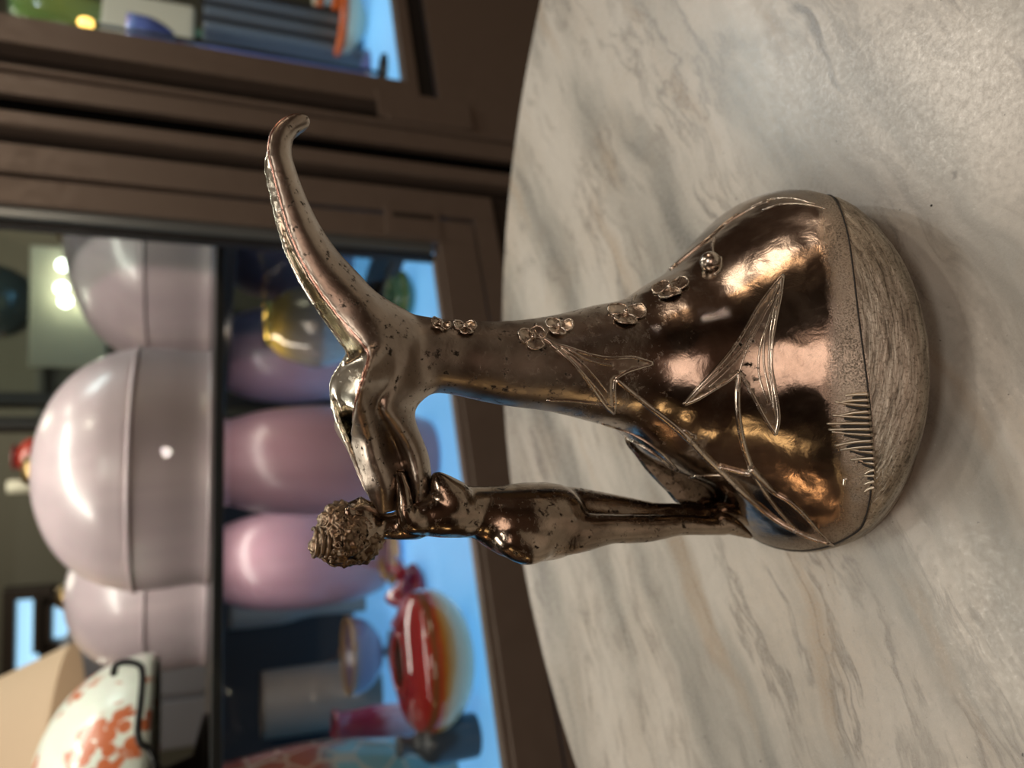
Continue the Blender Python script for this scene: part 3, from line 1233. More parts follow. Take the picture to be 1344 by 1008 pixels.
rb('frame_ridge', a1, a2, -.013, .03, FLOOR_Z, ZTOP, BRONZE, cabR, .003)
rb('frame_recess', a2, a3, .014, .03, zq3, ZTOP, BRONZE_DK, cabR)
rb('plinth', a2, SR, -.002, .03, FLOOR_Z, zq3 - .002, BRONZE, cabR)
rb('bottom_recess', a3, SR, .012, .03, zq3, zq2, RUBBER, cabR)
doorR = rb('door', a3 + .001, a5, -.008, .026, zq2, ZTOP - .03, BRONZE, cabR)
rb('door_edge', a3, a4, -.013, -.006, zq2, ZTOP - .03, BRONZE, doorR, .002)
rb('door_rail', a5, SR - .03, -.008, .026, zq2, zq1, BRONZE, doorR)
rb('glass_pane', a5, SR - .06, .008, .012, zq1, ZTOP - .05, PANE, doorR, 0)
rb('door_stile', SR - .06, SR - .03, -.008, .026, zq2, ZTOP - .03, BRONZE, doorR)
sx, zx, _ = cp(490, 112)
sx2, zx2, _ = cp(610, 130)
hg = rb('hinge', a2 + .002, a4 + .006, -.0145, -.008, zx2, zx, BRONZE, cabR, .001)
for s in (a2 - .001,):
    rb('hinge_knuckle', s, s + .010, -.017, -.010, zx2 + .012, zx - .014, BRONZE, hg, .003)


def strip(name, s, q, z, aims, length, power, col):
    o = area(name, W(s, q, z), W(*aims), length, .03, power, col)
    o.rotation_euler = (W(*aims) - W(s, q, z)).to_track_quat('-Z', 'Y').to_euler()
    # long side along the cabinet front
    d = (W(*aims) - W(s, q, z)).normalized()
    x = (DIR - d * DIR.dot(d)).normalized()
    y = (-d).cross(x)
    mm = Matrix((x, y, -d)).transposed().to_4x4()
    mm.translation = W(s, q, z)
    o.matrix_world = mm
    return o


strip('cabinet_top_strip_light', -.2, .06, ZTOP - .04, (-.2, .45, .2), .9, 6, (1, .90, .80))
strip('shelf_fill_light', -.25, .055, SHELF_Z - .016, (-.25, .40, ZF), .9, .5, (1, .88, .80))  # unseen strip added to brighten the blue floor and pink shades
strip('shelf_fill_light', 0, .46, SHELF_Z - .016, (0, .50, ZF), .7, .85, (1, .88, .80))  # second added strip, for the pink shades further back
strip('right_cabinet_strip_light', .95, .06, ZTOP - .04, (.95, .45, 0), .6, 3.5, (.92, .96, 1))


# ------------------------------------------------------------------ glass in the left cabinet
def dome_prof(r, h, flare=.03, foot=.16):
    """upturned bell shade: rim at the bottom, soft shoulder line, closed crown"""
    return [(r * (1 - flare * .2), 0), (r * 1.0, h * .02), (r * .985, h * .10), (r * 1.0, h * .26), (r * 1.003, h * .42), (r * .985, h * .50), (r * .93, h * .62), (r * .80, h * .77), (r * .60, h * .89), (r * .34, h * .97), (r * .10, h)]


def shade(ypix, q, wpix, xtop, label, M, group):
    s, z, dist = cp(279, ypix, q)
    r = wpix / 2 * dist / FPX * .985
    zt = cp(xtop, ypix, q)[1]
    o = empty('glass_lampshade', W(s, q, SHELF_Z), label, 'lampshade', group)
    glass_lathe('bell', dome_prof(r, zt - SHELF_Z), M, o, .006, 72, 5)
    # ribbed shoulder line and rolled rim
    h = zt - SHELF_Z
    ring = [V((r * 1.004 * math.cos(a), r * 1.004 * math.sin(a), h * .43)) for a in np.linspace(0, 2 * PI, 73)]
    mesh('shoulder_bead', *tube_geo(ring, .0035, 8, False), M, o)
    ring = [V((r * .985 * math.cos(a), r * .985 * math.sin(a), .004)) for a in np.linspace(0, 2 * PI, 73)]
    mesh('rim', *tube_geo(ring, .004, 8, False), M, o)
    # brass gallery on the crown
    vs, fs = lathe([(.0005, h + .012), (.018, h + .012), (.022, h + .004), (.030, h - .004), (.012, h - .006)], 24)
    mesh('gallery', vs, fs, mat('aged_brass', (.30, .2, .09), .35, 1.), o)
    return o


GS = 'lilac shades on the upper shelf'
shade(612, .26, 308, 44, 'largest lilac glass bell shade, front and centre on the dark shelf', LILAC, GS)
shade(768, .66, 202, 86, 'smaller lilac glass bell shade standing behind and left of the largest shade', LILAC, GS)
shade(322, .50, 318, 84, 'mauve-grey glass bell shade half hidden by the cabinet door frame', MAUVE, GS)


def jar(xb, y, zt_x, wpix, label, name, q=None):
    """barrel-shaped pink shade standing on the cabinet floor"""
    s, q_ = fl(xb, y, ZF)
    if q is not None:
        q_ = q
        s = cp(xb, y, q)[0]
    d = cp(xb, y, q_)[2]
    r = wpix / 2 * d / FPX
    h = min(cp(zt_x, y, q_)[1], SHELF_Z - .018) - ZF
    o = empty(name, W(s, q_, ZF), label, 'lampshade', 'pink shades on the cabinet floor')
    pr = [(r * .62, 0), (r * .74, h * .03), (r * .90, h * .18), (r * .99, h * .42), (r, h * .58), (r * .93, h * .80), (r * .80, h * .94), (r * .72, h)]
    glass_lathe('bowl', pr, PINK, o, .006, 60, 5)
    ring = [V((r * .72 * math.cos(a), r * .72 * math.sin(a), h)) for a in np.linspace(0, 2 * PI, 61)]
    mesh('rim', *tube_geo(ring, .004, 8, False), PINK, o)
    return o


jar(566, 601, 291, 136, 'pink barrel-shaped glass shade below the largest lilac shade, behind the ewer spout', 'barrel_lampshade')
jar(505, 726, 288, 122, 'pink barrel-shaped glass shade left of its twin, above the red and amber bowl', 'barrel_lampshade', .62)
jar(500, 470, 296, 120, 'pink barrel-shaped glass shade just left behind the gold egg vase', 'barrel_lampshade', .74)
jar(480, 336, 298, 128, 'pink barrel-shaped glass shade nearest the cabinet door frame', 'barrel_lampshade', .66)

# gold egg-shaped vase
s, q = fl(512, 432, ZF)
q = .44
s, z, d = cp(505, 432, q)
r = 52 * d / FPX
h = cp(350, 432, q)[1] - ZF
GOLD = banded('gold_and_smoke_lustre', [(.0, (.22, .20, .15)), (.55, (.26, .22, .20)), (.80, (.26, .20, .13)), (.90, (.42, .27, .06)), (1., (.60, .40, .08))], 2, .16, 0, 5, .15)
bsdf(GOLD).inputs['Metallic'].default_value = .15
o = empty('egg_vase', W(s, q, ZF), 'smoky egg-shaped glass vase with a gold rim between pink shades', 'vase')
glass_lathe('body', [(r * .5, 0), (r * .46, h * .06), (r * .40, h * .12), (r * .74, h * .28), (r * .99, h * .52), (r * .98, h * .66), (r * .80, h * .86), (r * .55, h * .96), (r * .52, h)], GOLD, o, .004)
ring = [V((r * .52 * math.cos(a), r * .52 * math.sin(a), h)) for a in np.linspace(0, 2 * PI, 49)]
mesh('rim', *tube_geo(ring, .0035, 8, False), mat('bright_gold_rim', (.75, .5, .1), .2, 1.), o)

# red and amber bowl with its twin-handled glass neighbour
s, q = fl(632, 857, ZF)
q += .05
s, z, d = cp(630, 857, q)
r = 88 * d / FPX
h = cp(523, 857, q)[1] - ZF
RED = banded('red_amber_cream_glass', [(.0, (.78, .64, .46)), (.50, (.74, .56, .32)), (.60, (.62, .26, .04)), (.68, (.50, .05, .02)), (.75, (.18, .09, .03)), (.83, (.40, .03, .02)), (1., (.28, .010, .012))], 2, .1, .0, 3, .16)
o = empty('blown_glass_bowl', W(s, q, ZF), 'cream and amber blown glass bowl with red upper half on pale blue floor', 'bowl')
glass_lathe('bowl', [(r * .22, 0), (r * .34, h * .02), (r * .72, h * .18), (r * .95, h * .42), (r, h * .62), (r * .96, h * .80), (r * .84, h * .90), (r * .62, h * .97), (r * .40, h)], RED, o, .005)
ring = [V((r * .40 * math.cos(a), r * .40 * math.sin(a), h)) for a in np.linspace(0, 2 * PI, 61)]
mesh('rim', *tube_geo(ring, .004, 8, False), mat('deep_red_rim', (.30, .012, .012), .12), o)

# dark red ruffled flower of glass behind the bowl
s, z, d = cp(575, 772, .36)
RUBY = mat('ruby_glass', (.28, .012, .03), .08, 0, Coat_Weight=.6)
o = empty('ruffled_glass_vase', W(s, .36, ZF), 'dark ruby ruffled glass vase behind the red and amber bowl', 'vase')
zt = cp(522, 772, .36)[1] - ZF
rr = 40 * d / FPX
vs, fs = [], []
SEGR = 72
P_ = catmull([(rr * .55, 0), (rr * .62, zt * .12), (rr * .80, zt * .34), (rr * .62, zt * .58), (rr * .72, zt * .80), (rr * 1.0, zt)], 5)
for i, (r_, z_) in enumerate(P_):
    t = max(0, (z_ / zt - .5) * 2)
    for k in range(SEGR):
        a = 2 * PI * k / SEGR
        r2 = r_ * (1 + .14 * t * math.cos(6 * a))
        vs.append((r2 * math.cos(a), r2 * math.sin(a), z_ + .010 * t * math.cos(6 * a + .6)))
for i in range(len(P_) - 1):
    for k in range(SEGR):
        a, b = i * SEGR + k, i * SEGR + (k + 1) % SEGR
        fs.append((a, b, b + SEGR, a + SEGR))
fs.append(tuple(range(SEGR)))
g = mesh('ruffle', vs, fs, RUBY, o)
sm = g.modifiers.new('t', 'SOLIDIFY')
sm.thickness = .004
vs, fs = lathe([(.0005, .0), (rr * .5, .0), (rr * .55, .006), (rr * .3, .014), (.0005, .014)], 32)
mesh('foot', vs, fs, RUBY, o)

# amber and violet vase half hidden by the figure's back
s, z, d = cp(560, 722, .50)
AMB = banded('amber_violet_glass', [(.0, (.34, .20, .34)), (.40, (.30, .18, .32)), (.58, (.34, .19, .05)), (1., (.42, .24, .04))], 2, .12, 0, 4, .1)
o = empty('amber_vase', W(s, .50, ZF), 'amber topped violet glass vase behind the figure\'s back', 'vase')
zt = cp(505, 722, .50)[1] - ZF
rr = 42 * d / FPX
glass_lathe('body', [(rr * .5, 0), (rr * .62, zt * .08), (rr * .9, zt * .3), (rr, zt * .55), (rr * .85, zt * .8), (rr * .8, zt)], AMB, o, .004)
ring = [V((rr * .8 * math.cos(a), rr * .8 * math.sin(a), zt)) for a in np.linspace(0, 2 * PI, 41)]
mesh('rim', *tube_geo(ring, .003, 8, False), AMB, o)


# stemmed violet cup
s, q = fl(545, 856, ZF)
q = .62
s, z, d = cp(500, 856, q)
VIO = banded('smoky_violet_glass', [(.0, (.16, .13, .20)), (.75, (.17, .13, .20)), (.93, (.20, .13, .10)), (1., (.42, .24, .05))], 2, .1, 0, 3, .05)
o = empty('stemmed_cup', W(s, q, ZF), 'smoky violet footed glass cup with amber rim on blue floor', 'cup')
zt, zm = cp(455, 856, q)[1] - ZF, cp(502, 856, q)[1] - ZF
rr = 50 * d / FPX
glass_lathe('cup', [(rr * .12, zm), (rr * .5, zm + (zt - zm) * .12), (rr * .84, zm + (zt - zm) * .42), (rr * .98, zm + (zt - zm) * .8), (rr, zt)], VIO, o, .003)
vs, fs = lathe([(.0005, 0), (rr * .55, 0), (rr * .55, .003), (rr * .15, .010), (rr * .09, zm * .5), (rr * .12, zm + .004), (.0005, zm + .004)], 32)
mesh('stem', vs, fs, mat('clear_grey_glass_stem', (.30, .36, .42), .1), o)

# dark red tumbler near the bottom left
s, z, d = cp(500, 952, .40)
o = empty('ruby_tumbler', W(s, .40, ZF), 'ruby and white glass tumbler behind the patterned vase', 'tumbler')
RW = banded('ruby_white_glass', [(.0, (.55, .45, .48)), (.45, (.42, .22, .26)), (.6, (.24, .02, .05)), (1., (.18, .02, .05))], 2, .1, 0, 5, .3)
zt = cp(440, 952, .40)[1] - ZF
rr = 26 * d / FPX
glass_lathe('body', [(rr * .7, 0), (rr * .8, zt * .05), (rr, zt * .5), (rr * .9, zt * .85), (rr * 1.0, zt)], RW, o, .003, 40)
ring = [V((rr * math.cos(a), rr * math.sin(a), zt)) for a in np.linspace(0, 2 * PI, 41)]
mesh('rim', *tube_geo(ring, .0025, 8, False), RUBY, o)

# dark grey bottles beside it
GREY = mat('dark_smoked_glass', (.05, .055, .06), .15)
for (xb, y, xt, wp, qq, lb) in ((600, 968, 528, 56, .16, 'dark smoked glass bottle stopper-less at left edge of blue floor'), (575, 1002, 498, 40, .30, 'grey smoked glass bottle behind the nearer smoked bottle')):
    s, z, d = cp(xb, y, qq)
    zt = cp(xt, y, qq)[1] - ZF
    rr = wp / 2 * d / FPX
    o = empty('smoked_bottle', W(s, qq, ZF), lb, 'bottle', 'smoked bottles on the blue floor')
    glass_lathe('body', [(rr * .9, 0), (rr, zt * .06), (rr, zt * .55), (rr * .82, zt * .72), (rr * .4, zt * .84), (rr * .36, zt * .95), (rr * .45, zt)], GREY, o, .003, 40)
    vs, fs = lathe([(.0005, zt - .002), (rr * .4, zt - .002), (rr * .5, zt + .004), (rr * .45, zt + .008), (.0005, zt + .008)], 24)
    mesh('lip', vs, fs, GREY, o)

# patterned cameo vase cut by the frame
s, z, d = cp(500, 1040, .30)
o = empty('patterned_vase', W(s, .30, ZF), 'rust-red and teal patterned glass vase at the lower left edge', 'vase')
PAT = banded('rust_teal_cameo', [(.0, (.09, .22, .23)), (.48, (.12, .26, .27)), (.62, (.22, .07, .04)), (1., (.22, .055, .03))], 2, .25, 0, 5, .35)
g_ = coords(PAT)
vo = N(PAT, 'ShaderNodeTexVoronoi', feature='DISTANCE_TO_EDGE')
vo.inputs['Scale'].default_value = 24
L(PAT, g_, vo.inputs['Vector'])
src = bsdf(PAT).inputs['Base Color'].links[0].from_socket
L(PAT, mixc(PAT, maprange(PAT, vo.outputs[0], .07, .02, 0, .6), src, (.42, .34, .24)), bsdf(PAT).inputs['Base Color'])
zt = cp(281, 1040, .30)[1] - ZF
rr = 74 * d / FPX
glass_lathe('body', [(rr * .55, 0), (rr * .6, zt * .04), (rr * .86, zt * .25), (rr, zt * .6), (rr * .92, zt * .9), (rr * .86, zt)], PAT, o, .005)
ring = [V((rr * .86 * math.cos(a), rr * .86 * math.sin(a), zt)) for a in np.linspace(0, 2 * PI, 49)]
mesh('rim', *tube_geo(ring, .003, 8, False), PAT, o)

# cream candlestick-like column at the back of the lower shelf
s, z, d = cp(420, 915, .80)
o = empty('cream_column_vase', W(s, .80, ZF), 'plain taupe cylinder vase against the dark back panel', 'vase')
TAUPE = mat('taupe_ceramic', (.26, .20, .15), .5)
zt = cp(345, 915, .80)[1] - ZF
rr = 42 * d / FPX
glass_lathe('body', [(rr * .95, 0), (rr, .01), (rr, zt * .5), (rr * .98, zt * .97), (rr * .94, zt)], TAUPE, o, .005, 40)
# small cream box and grey bottle between the pink shade and dark back
for (xb, xt, y, wp, M_, lb, nm) in ((480, 300, 792, 34, mat('chalk_white_ceramic', (.32, .30, .27), .5), 'chalk white slim cylinder vase beside the left pink shade', 'slim_vase'),):
    s, z, d = cp(xb, y, .86)
    zt = cp(xt, y, .86)[1] - ZF
    rr = wp / 2 * d / FPX
    o = empty(nm, W(s, .86, ZF), lb, 'vase')
    glass_lathe('body', [(rr * .55, 0), (rr * .6, .01), (rr * .55, zt * .4), (rr * .9, zt * .6), (rr, zt * .8), (rr, zt)], M_, o, .004, 32)

# green glass leaves right of the ewer neck
s, z, d = cp(575, 395, .22)
o = empty('green_glass_vase', W(s, .22, ZF), 'mottled green glass vase beside the ewer neck', 'vase')
GRN = banded('mottled_green_glass', [(.0, (.10, .17, .07)), (.4, (.05, .12, .05)), (.62, (.16, .20, .05)), (.78, (.05, .14, .09)), (1., (.20, .24, .08))], 2, .15, 0, 7, .5)
zt = cp(513, 395, .22)[1] - ZF
rr = 36 * d / FPX
glass_lathe('body', [(rr * .6, 0), (rr * .7, zt * .08), (rr, zt * .45), (rr * .8, zt * .8), (rr * .7, zt)], GRN, o, .004, 40)
ring = [V((rr * .7 * math.cos(a), rr * .7 * math.sin(a), zt)) for a in np.linspace(0, 2 * PI, 41)]
mesh('rim', *tube_geo(ring, .003, 8, False), GRN, o)

# ------------------------------------------------------------------ mint-white cameo lamp on the shelf, far left
s, z, d = cp(200, 1020, .30)
o = empty('cameo_glass_lamp', W(s, .30, SHELF_Z), 'mint white glass lamp with orange flower pattern and black wire bracket', 'lamp')
rr = 156 * d / FPX
zb, zt = cp(203, 1020, .30)[1] - SHELF_Z, cp(42, 1020, .30)[1] - SHELF_Z
hh = zt - zb
pr = [(rr * .97, zb), (rr, zb + hh * .06), (rr * .98, zb + hh * .25), (rr * .92, zb + hh * .45), (rr * .80, zb + hh * .65), (rr * .60, zb + hh * .84), (rr * .34, zb + hh * .96), (rr * .08, zt)]
glass_lathe('glass_dome', pr, CAMEO, o, .005, 64)
vs, fs = lathe([(.0005, 0), (.07, 0), (.07, .008), (.02, .02), (.010, .05), (.010, zb + hh * .5), (.0005, zb + hh * .5)], 32)
mesh('stem', vs, fs, IRON, o)
wp = [cp(148, 884, .12), cp(152, 872, .115), cp(166, 868, .11), (cp(182, 872, .105)), cp(187, 885, .10), cp(185, 920, .10), cp(181, 955, .10), cp(184, 975, .10), cp(196, 984, .10), cp(206, 1008, .10), cp(208, 1040, .14)]
qs = [.13, .12, .115, .11, .105, .10, .10, .10, .10, .10, .14]
P_ = [W(a[0], b, a[1]) - W(s, .30, SHELF_Z) for a, b in zip(wp, qs)]
P_.append(V((0, -.01, P_[-1].z)))
mesh('wire_bracket', *tube_geo(catmull(P_, 6), .004, 8), IRON, o)

# ------------------------------------------------------------------ the shop beyond the cabinets
def back(x, y, Y):
    r = ray(x, y)
    return EYE + r * ((Y - EYE.y) / r.y)


# two lit windows in the back wall
WINM = bpy.data.materials.new('daylit_window_pane')
WINM.use_nodes = True
bs = bsdf(WINM)
bs.inputs['Base Color'].default_value = (.3, .5, .7, 1)
bs.inputs['Emission Color'].default_value = (.42, .72, 1, 1)
bs.inputs['Emission Strength'].default_value = .8


def window(i, x0, x1, y0, y1):
    a, b = back(x0, y1, 3.98), back(x1, y0, 3.98)
    xa, xb, za, zb = min(a.x, b.x), max(a.x, b.x), min(a.z, b.z), max(a.z, b.z)
    o = box('window_%d' % i, (xa, 3.975, za), (xb, 3.99, zb), WINM)
    o['kind'] = 'structure'
    f = MB()
    for p, q_ in (((xa - .05, za - .05), (xb + .05, za)), ((xa - .05, zb), (xb + .05, zb + .05)), ((xa - .05, za), (xa, zb)), ((xb, za), (xb + .05, zb))):
        bm = box_geo((p[0], 3.93, p[1]), (q_[0], 4.0, q_[1]), .004)
        f.add(([v.co.copy() for v in bm.verts], [tuple(v.index for v in fc.verts) for fc in bm.faces])) if not bm.verts.index_update() else None
        bm.free()
    f.build('window_frame', WOOD_DK, o, False)


window(1, 22, 55, 782, 880)
window(2, 62, 150, 786, 838)

# dark tall cabinet against the back wall, and grey-lilac linen press beside it
def sideboard(name, x0, x1, y0, y1, Y, M, label, cat, bays=2):
    a, b = back(x0, y1, Y), back(x1, y0, Y)
    xa, xb = min(a.x, b.x), max(a.x, b.x)
    zt = max(a.z, b.z)
    o = empty(name, ((xa + xb) / 2, Y + .2, FLOOR_Z), label, cat)
    w_ = (xb - xa) / 2
    H = zt - FLOOR_Z
    box('carcass', (-w_, -.18, .06), (w_, .2, H - .03), M, o, .003)
    box('top', (-w_ - .02, -.22, H - .03), (w_ + .02, .2, H), M, o, .006)
    box('plinth', (-w_ + .03, -.15, 0), (w_ - .03, .18, .06), M, o)
    for k in range(bays):
        x_ = -w_ + (2 * w_) * k / bays
        dd = box('door', (x_ + .012, -.2, .09), (x_ + 2 * w_ / bays - .012, -.18, H - .05), M, o, .003)
        box('knob', (x_ + w_ / bays - .012, -.225, H * .55), (x_ + w_ / bays + .012, -.2, H * .55 + .024), mat('dull_brass_knob', (.25, .18, .08), .4, 1), dd, .006)
    return o


sideboard('low_cupboard', 150, 420, 668, 818, 3.2, mat('charcoal_painted_wood', (.03, .034, .036), .5), 'charcoal cupboard against the far wall behind the lilac shades', 'cupboard', 3)
sideboard('wall_cupboard', 46, 400, 440, 660, 3.3, mat('dark_olive_wood', (.05, .048, .036), .5), 'tall dark olive cupboard behind the largest lilac shade', 'cupboard', 2)

# cream plaque; its five glowing balls paint lamp reflections in the glass
a, b = back(38, 482, 2.5), back(142, 330, 2.5)
xa, xb, za, zb = min(a.x, b.x), max(a.x, b.x), min(a.z, b.z), max(a.z, b.z)
o = empty('glint_board', ((xa + xb) / 2, 2.5, FLOOR_Z), 'cream standing board with five glowing balls painting lamp reflections', 'light board')
w_ = (xb - xa) / 2
box('board', (-w_, -.015, za - FLOOR_Z), (w_, .015, zb - FLOOR_Z), mat('cream_board', (.62, .58, .42), .5), o, .004)
box('post', (-.02, .015, .02), (.02, .05, zb - FLOOR_Z - .1), IRON, o)
box('foot', (-.25, -.12, 0), (.25, .15, .02), IRON, o, .004)
BULB_GLINT = mat('bulb_glint_glow', (1, .95, .85), .4)
bsdf(BULB_GLINT).inputs['Emission Color'].default_value = (1, .95, .80, 1)
bsdf(BULB_GLINT).inputs['Emission Strength'].default_value = 9
for (x, y) in ((84, 349), (82, 379), (87, 396), (112, 379), (115, 396)):
    p = back(x, y, 2.47) - o.location
    p.y = -.045
    bl = mesh('bulb_glint_ball', *ball_geo(p, .017, 18, 10), BULB_GLINT, o)
    mesh('glint_mount', *tube_geo([(p.x, -.014, p.z), (p.x, -.03, p.z)], .014, 14), IRON, bl)

# teal glass globe lamp high at the left of the board (left in the upright view is down in the picture)
p = back(-6, 396, 3.0)
o = empty('glass_globe', (p.x, 3.0, FLOOR_Z), 'dark teal glass globe on a thin stand beside the cream board', 'globe')
mesh('globe', *ball_geo((0, 0, p.z - FLOOR_Z), .125, 32, 18), mat('teal_glass_globe', (.10, .15, .15), .05, .3, Coat_Weight=1.), o)
mesh('stand', *tube_geo([(0, 0, .02), (0, 0, p.z - FLOOR_Z - .12)], .012, 12), IRON, o)
vs, fs = lathe([(.0005, 0), (.14, 0), (.13, .015), (.02, .03), (.0005, .03)], 32)
mesh('foot', vs, fs, IRON, o)

# floor lamp with beige cloth shade, lower left in the picture
p = back(-20, 1075, 1.9)
o = empty('floor_lamp', (p.x, 1.9, FLOOR_Z), 'floor lamp with glowing beige cloth shade beyond the cameo lamp', 'lamp')
zb = back(84, 1050, 1.9).z - FLOOR_Z
CLOTH = mat('beige_lamp_cloth', (.62, .46, .32), .8)
bsdf(CLOTH).inputs['Emission Color'].default_value = (1, .62, .36, 1)
bsdf(CLOTH).inputs['Emission Strength'].default_value = .16
P_ = [(.34, zb), (.16, zb + .42)]
vs, fs = lathe([(.34, zb), (.338, zb + .004), (.162, zb + .416), (.16, zb + .42), (.157, zb + .416), (.333, zb + .004), (.34, zb)], 56)
mesh('cloth_shade', vs, fs, CLOTH, o)
mesh('pole', *tube_geo([(0, 0, .02), (0, 0, zb + .40)], .011, 12), IRON, o)
vs, fs = lathe([(.0005, 0), (.15, 0), (.145, .015), (.02, .03), (.0005, .03)], 32)
mesh('base', vs, fs, IRON, o)
hb_ = mesh('bulb_glint_ball', *ball_geo((0, 0, zb + .14), .035, 18, 10), BULB_GLINT, o)

# red vase and white candle on the olive cupboard
zc = back(46, 600, 3.1).z
p = back(46, 600, 3.3)
o = empty('red_vase', (p.x, 3.3, zc), 'small red glass vase standing on the dark olive cupboard', 'vase')
h = back(20, 600, 3.3).z - zc
glass_lathe('body', [(.04, 0), (.05, .01), (.075, h * .35), (.06, h * .7), (.035, h * .9), (.045, h)], mat('red_glass', (.42, .05, .035), .15), o, .004, 32)
ring = [V((.045 * math.cos(a), .045 * math.sin(a), h)) for a in np.linspace(0, 2 * PI, 33)]
mesh('rim', *tube_geo(ring, .004, 8, False), RUBY, o)
p = back(46, 638, 3.3)
o = empty('white_candle', (p.x, 3.3, zc), 'white pillar candle beside the red vase on the olive cupboard', 'candle')
vs, fs = lathe([(.0005, 0), (.024, 0), (.025, .004), (.025, h * 1.2), (.021, h * 1.23), (.0005, h * 1.21)], 28)
mesh('wax', vs, fs, mat('ivory_wax', (.62, .58, .46), .5), o)
mesh('wick', *tube_geo([(0, 0, h * 1.2), (.002, 0, h * 1.27)], .003, 8), IRON, o)
sideboard('pale_cupboard', 72, 420, 826, 1010, 3.0, mat('lilac_grey_painted_wood', (.30, .30, .34), .6), 'pale lilac-grey cupboard below the lit windows', 'cupboard', 2)

# ------------------------------------------------------------------ glassware in the right cabinet
def on_floor(x, y, q):
    s, z, d = cp(x, y, q)
    return s, d


# white bowl with orange rim
q = .26
s, z, d = cp(478, 30, q)
o = empty('orange_rim_bowl', W(s, q, ZF2), 'cream glass bowl with thick orange-red rim in the right cabinet', 'bowl')
rr = 44 * d / FPX
zt = cp(446, 30, q)[1] - ZF2
CRM = mat('cream_glass', (.68, .60, .44), .2)
ORG = mat('orange_red_glass', (.62, .11, .02), .15)
glass_lathe('bowl', [(rr * .35, 0), (rr * .4, zt * .05), (rr * .82, zt * .38), (rr * 1.0, zt * .75), (rr * .97, zt)], CRM, o, .005)
ring = [V((rr * .96 * math.cos(a), rr * .96 * math.sin(a), zt)) for a in np.linspace(0, 2 * PI, 49)]
mesh('rim', *tube_geo(ring, .010, 10, False), ORG, o)
# cream column with orange ring
q = .40
s, z, d = cp(470, 8, q)
o = empty('cream_glass_candlestick', W(s, q, ZF2), 'cream and orange glass candlestick behind the orange rimmed bowl', 'candlestick')
zt = cp(412, 10, q)[1] - ZF2
glass_lathe('column', [(.045, 0), (.045, .008), (.014, .02), (.012, zt * .6), (.022, zt * .8), (.018, zt)], CRM, o, .003, 32)
ring = [V((.024 * math.cos(a), .024 * math.sin(a), zt * .82)) for a in np.linspace(0, 2 * PI, 33)]
mesh('collar', *tube_geo(ring, .010, 10, False), ORG, o)
# dark framed glass box
q = .34
s, z, d = cp(500, 72, q)
o = empty('grey_glass_block', W(s, q, ZF2), 'grey glass block vase with dark bars behind the right door', 'vase')
zt = cp(262, 62, q)[1] - ZF2
w1 = 34 * d / FPX
GB = mat('grey_blue_glass', (.14, .16, .19), .15)
bx = box('block', (-w1, -.05, 0), (w1, .05, zt * .98), GB, o, .006)
for k in range(3):
    x_ = -w1 + .012 + k * (w1 - .014)
    box('bar', (x_, -.056, .01), (x_ + .010, -.046, zt), mat('pewter_grey_bar', (.06, .06, .065), .3, .7), o, .002)
o.rotation_euler = (0, 0, CRZ)
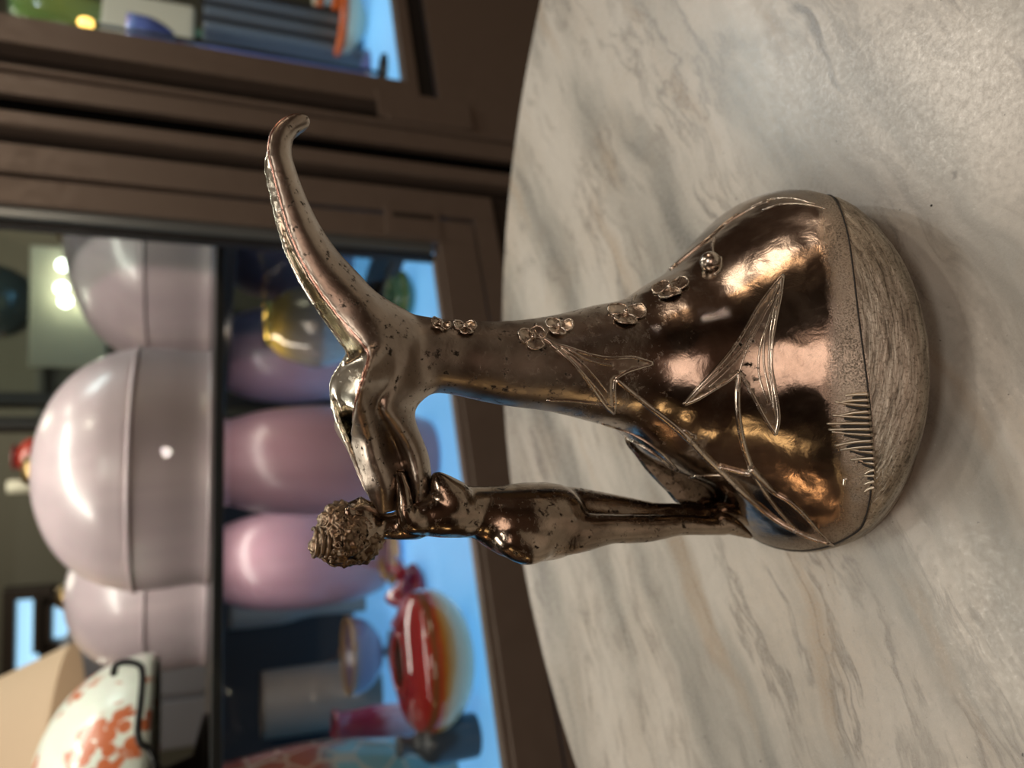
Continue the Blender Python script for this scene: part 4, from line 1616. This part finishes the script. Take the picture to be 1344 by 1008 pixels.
# blue bowl on stand against a cream panel
q = .30
s, z, d = cp(210, 56, q)
o = empty('blue_glass_bowl', W(s, q, ZF2), 'blue and violet glass bowl on tall foot behind the right door', 'bowl')
zt, zm = cp(168, 52, q)[1] - ZF2, cp(232, 52, q)[1] - ZF2
rr = 30 * d / FPX
BLU = banded('blue_violet_glass', [(.0, (.10, .12, .30)), (.8, (.12, .16, .42)), (.92, (.20, .30, .60)), (1., (.30, .16, .36))], 2, .1, 0, 6, .2)
glass_lathe('bowl', [(.014, zm), (rr * .6, zm + .01), (rr * .95, zm + (zt - zm) * .5), (rr, zt)], BLU, o, .004, 40)
vs, fs = lathe([(.0005, 0), (.06, 0), (.058, .006), (.012, .02), (.010, zm), (.0005, zm + .004)], 32)
mesh('stem', vs, fs, BLU, o)
q = .50
s, z, d = cp(190, 38, q)
o = empty('cream_plaque', W(s, q, ZF2), 'cream ceramic plaque on a stand behind the blue bowl', 'plaque')
zt, zm = cp(132, 30, q)[1] - ZF2, cp(255, 30, q)[1] - ZF2
box('plaque', (-.10, -.012, zm), (.10, .012, zt), mat('cream_glaze', (.56, .50, .38), .3), o, .008)
box('support', (-.02, .012, .006), (.02, .03, zt * .9), IRON, o, .002)
box('foot', (-.09, -.05, 0), (.09, .05, .006), IRON, o, .002)
o.rotation_euler = (0, 0, CRZ)
# green-yellow vase high up
q = .78
s, z, d = cp(30, 4, q)
o = empty('green_yellow_vase', W(s, q, ZF2), 'tall green and yellow glass vase at the top of the right door', 'vase')
zt = cp(16, 0, q)[1] - ZF2
zs_ = cp(60, 0, q)[1] - ZF2
GY = banded('green_yellow_glass', [(.0, (.14, .22, .16)), (.6, (.16, .26, .18)), (.85, (.40, .42, .10)), (1., (.20, .34, .10))], 2, .12, 0, 8, .2)
glass_lathe('body', [(.06, 0), (.055, .01), (.02, zt * .2), (.018, zt * .55), (.05, zt * .8), (.06, zt * .92), (.04, zt)], GY, o, .004, 40)
ring = [V((.04 * math.cos(a), .04 * math.sin(a), zt)) for a in np.linspace(0, 2 * PI, 41)]
mesh('rim', *tube_geo(ring, .003, 8, False), GY, o)
# amber ball whose added glow paints a spotlight reflection
q = .16
s, z, d = cp(113, 30, q)
o = empty('amber_glint', W(s, q, ZF2), 'amber ball on a slim stand, its glow painting a spotlight reflection', 'lamp')
zt = z - ZF2
ABM = mat('amber_glint_glow', (.9, .5, .1), .2)
bsdf(ABM).inputs['Emission Color'].default_value = (1, .55, .12, 1)
bsdf(ABM).inputs['Emission Strength'].default_value = 2.5
mesh('drop', *ball_geo((0, 0, zt), .010, 16, 10, (1, 1, 1.4)), ABM, o)
mesh('stand', *tube_geo([(0, 0, .006), (0, 0, zt - .010)], .004, 10), IRON, o)
vs, fs = lathe([(.0005, 0), (.04, 0), (.038, .006), (.006, .01), (.0005, .01)], 24)
mesh('foot', vs, fs, IRON, o)
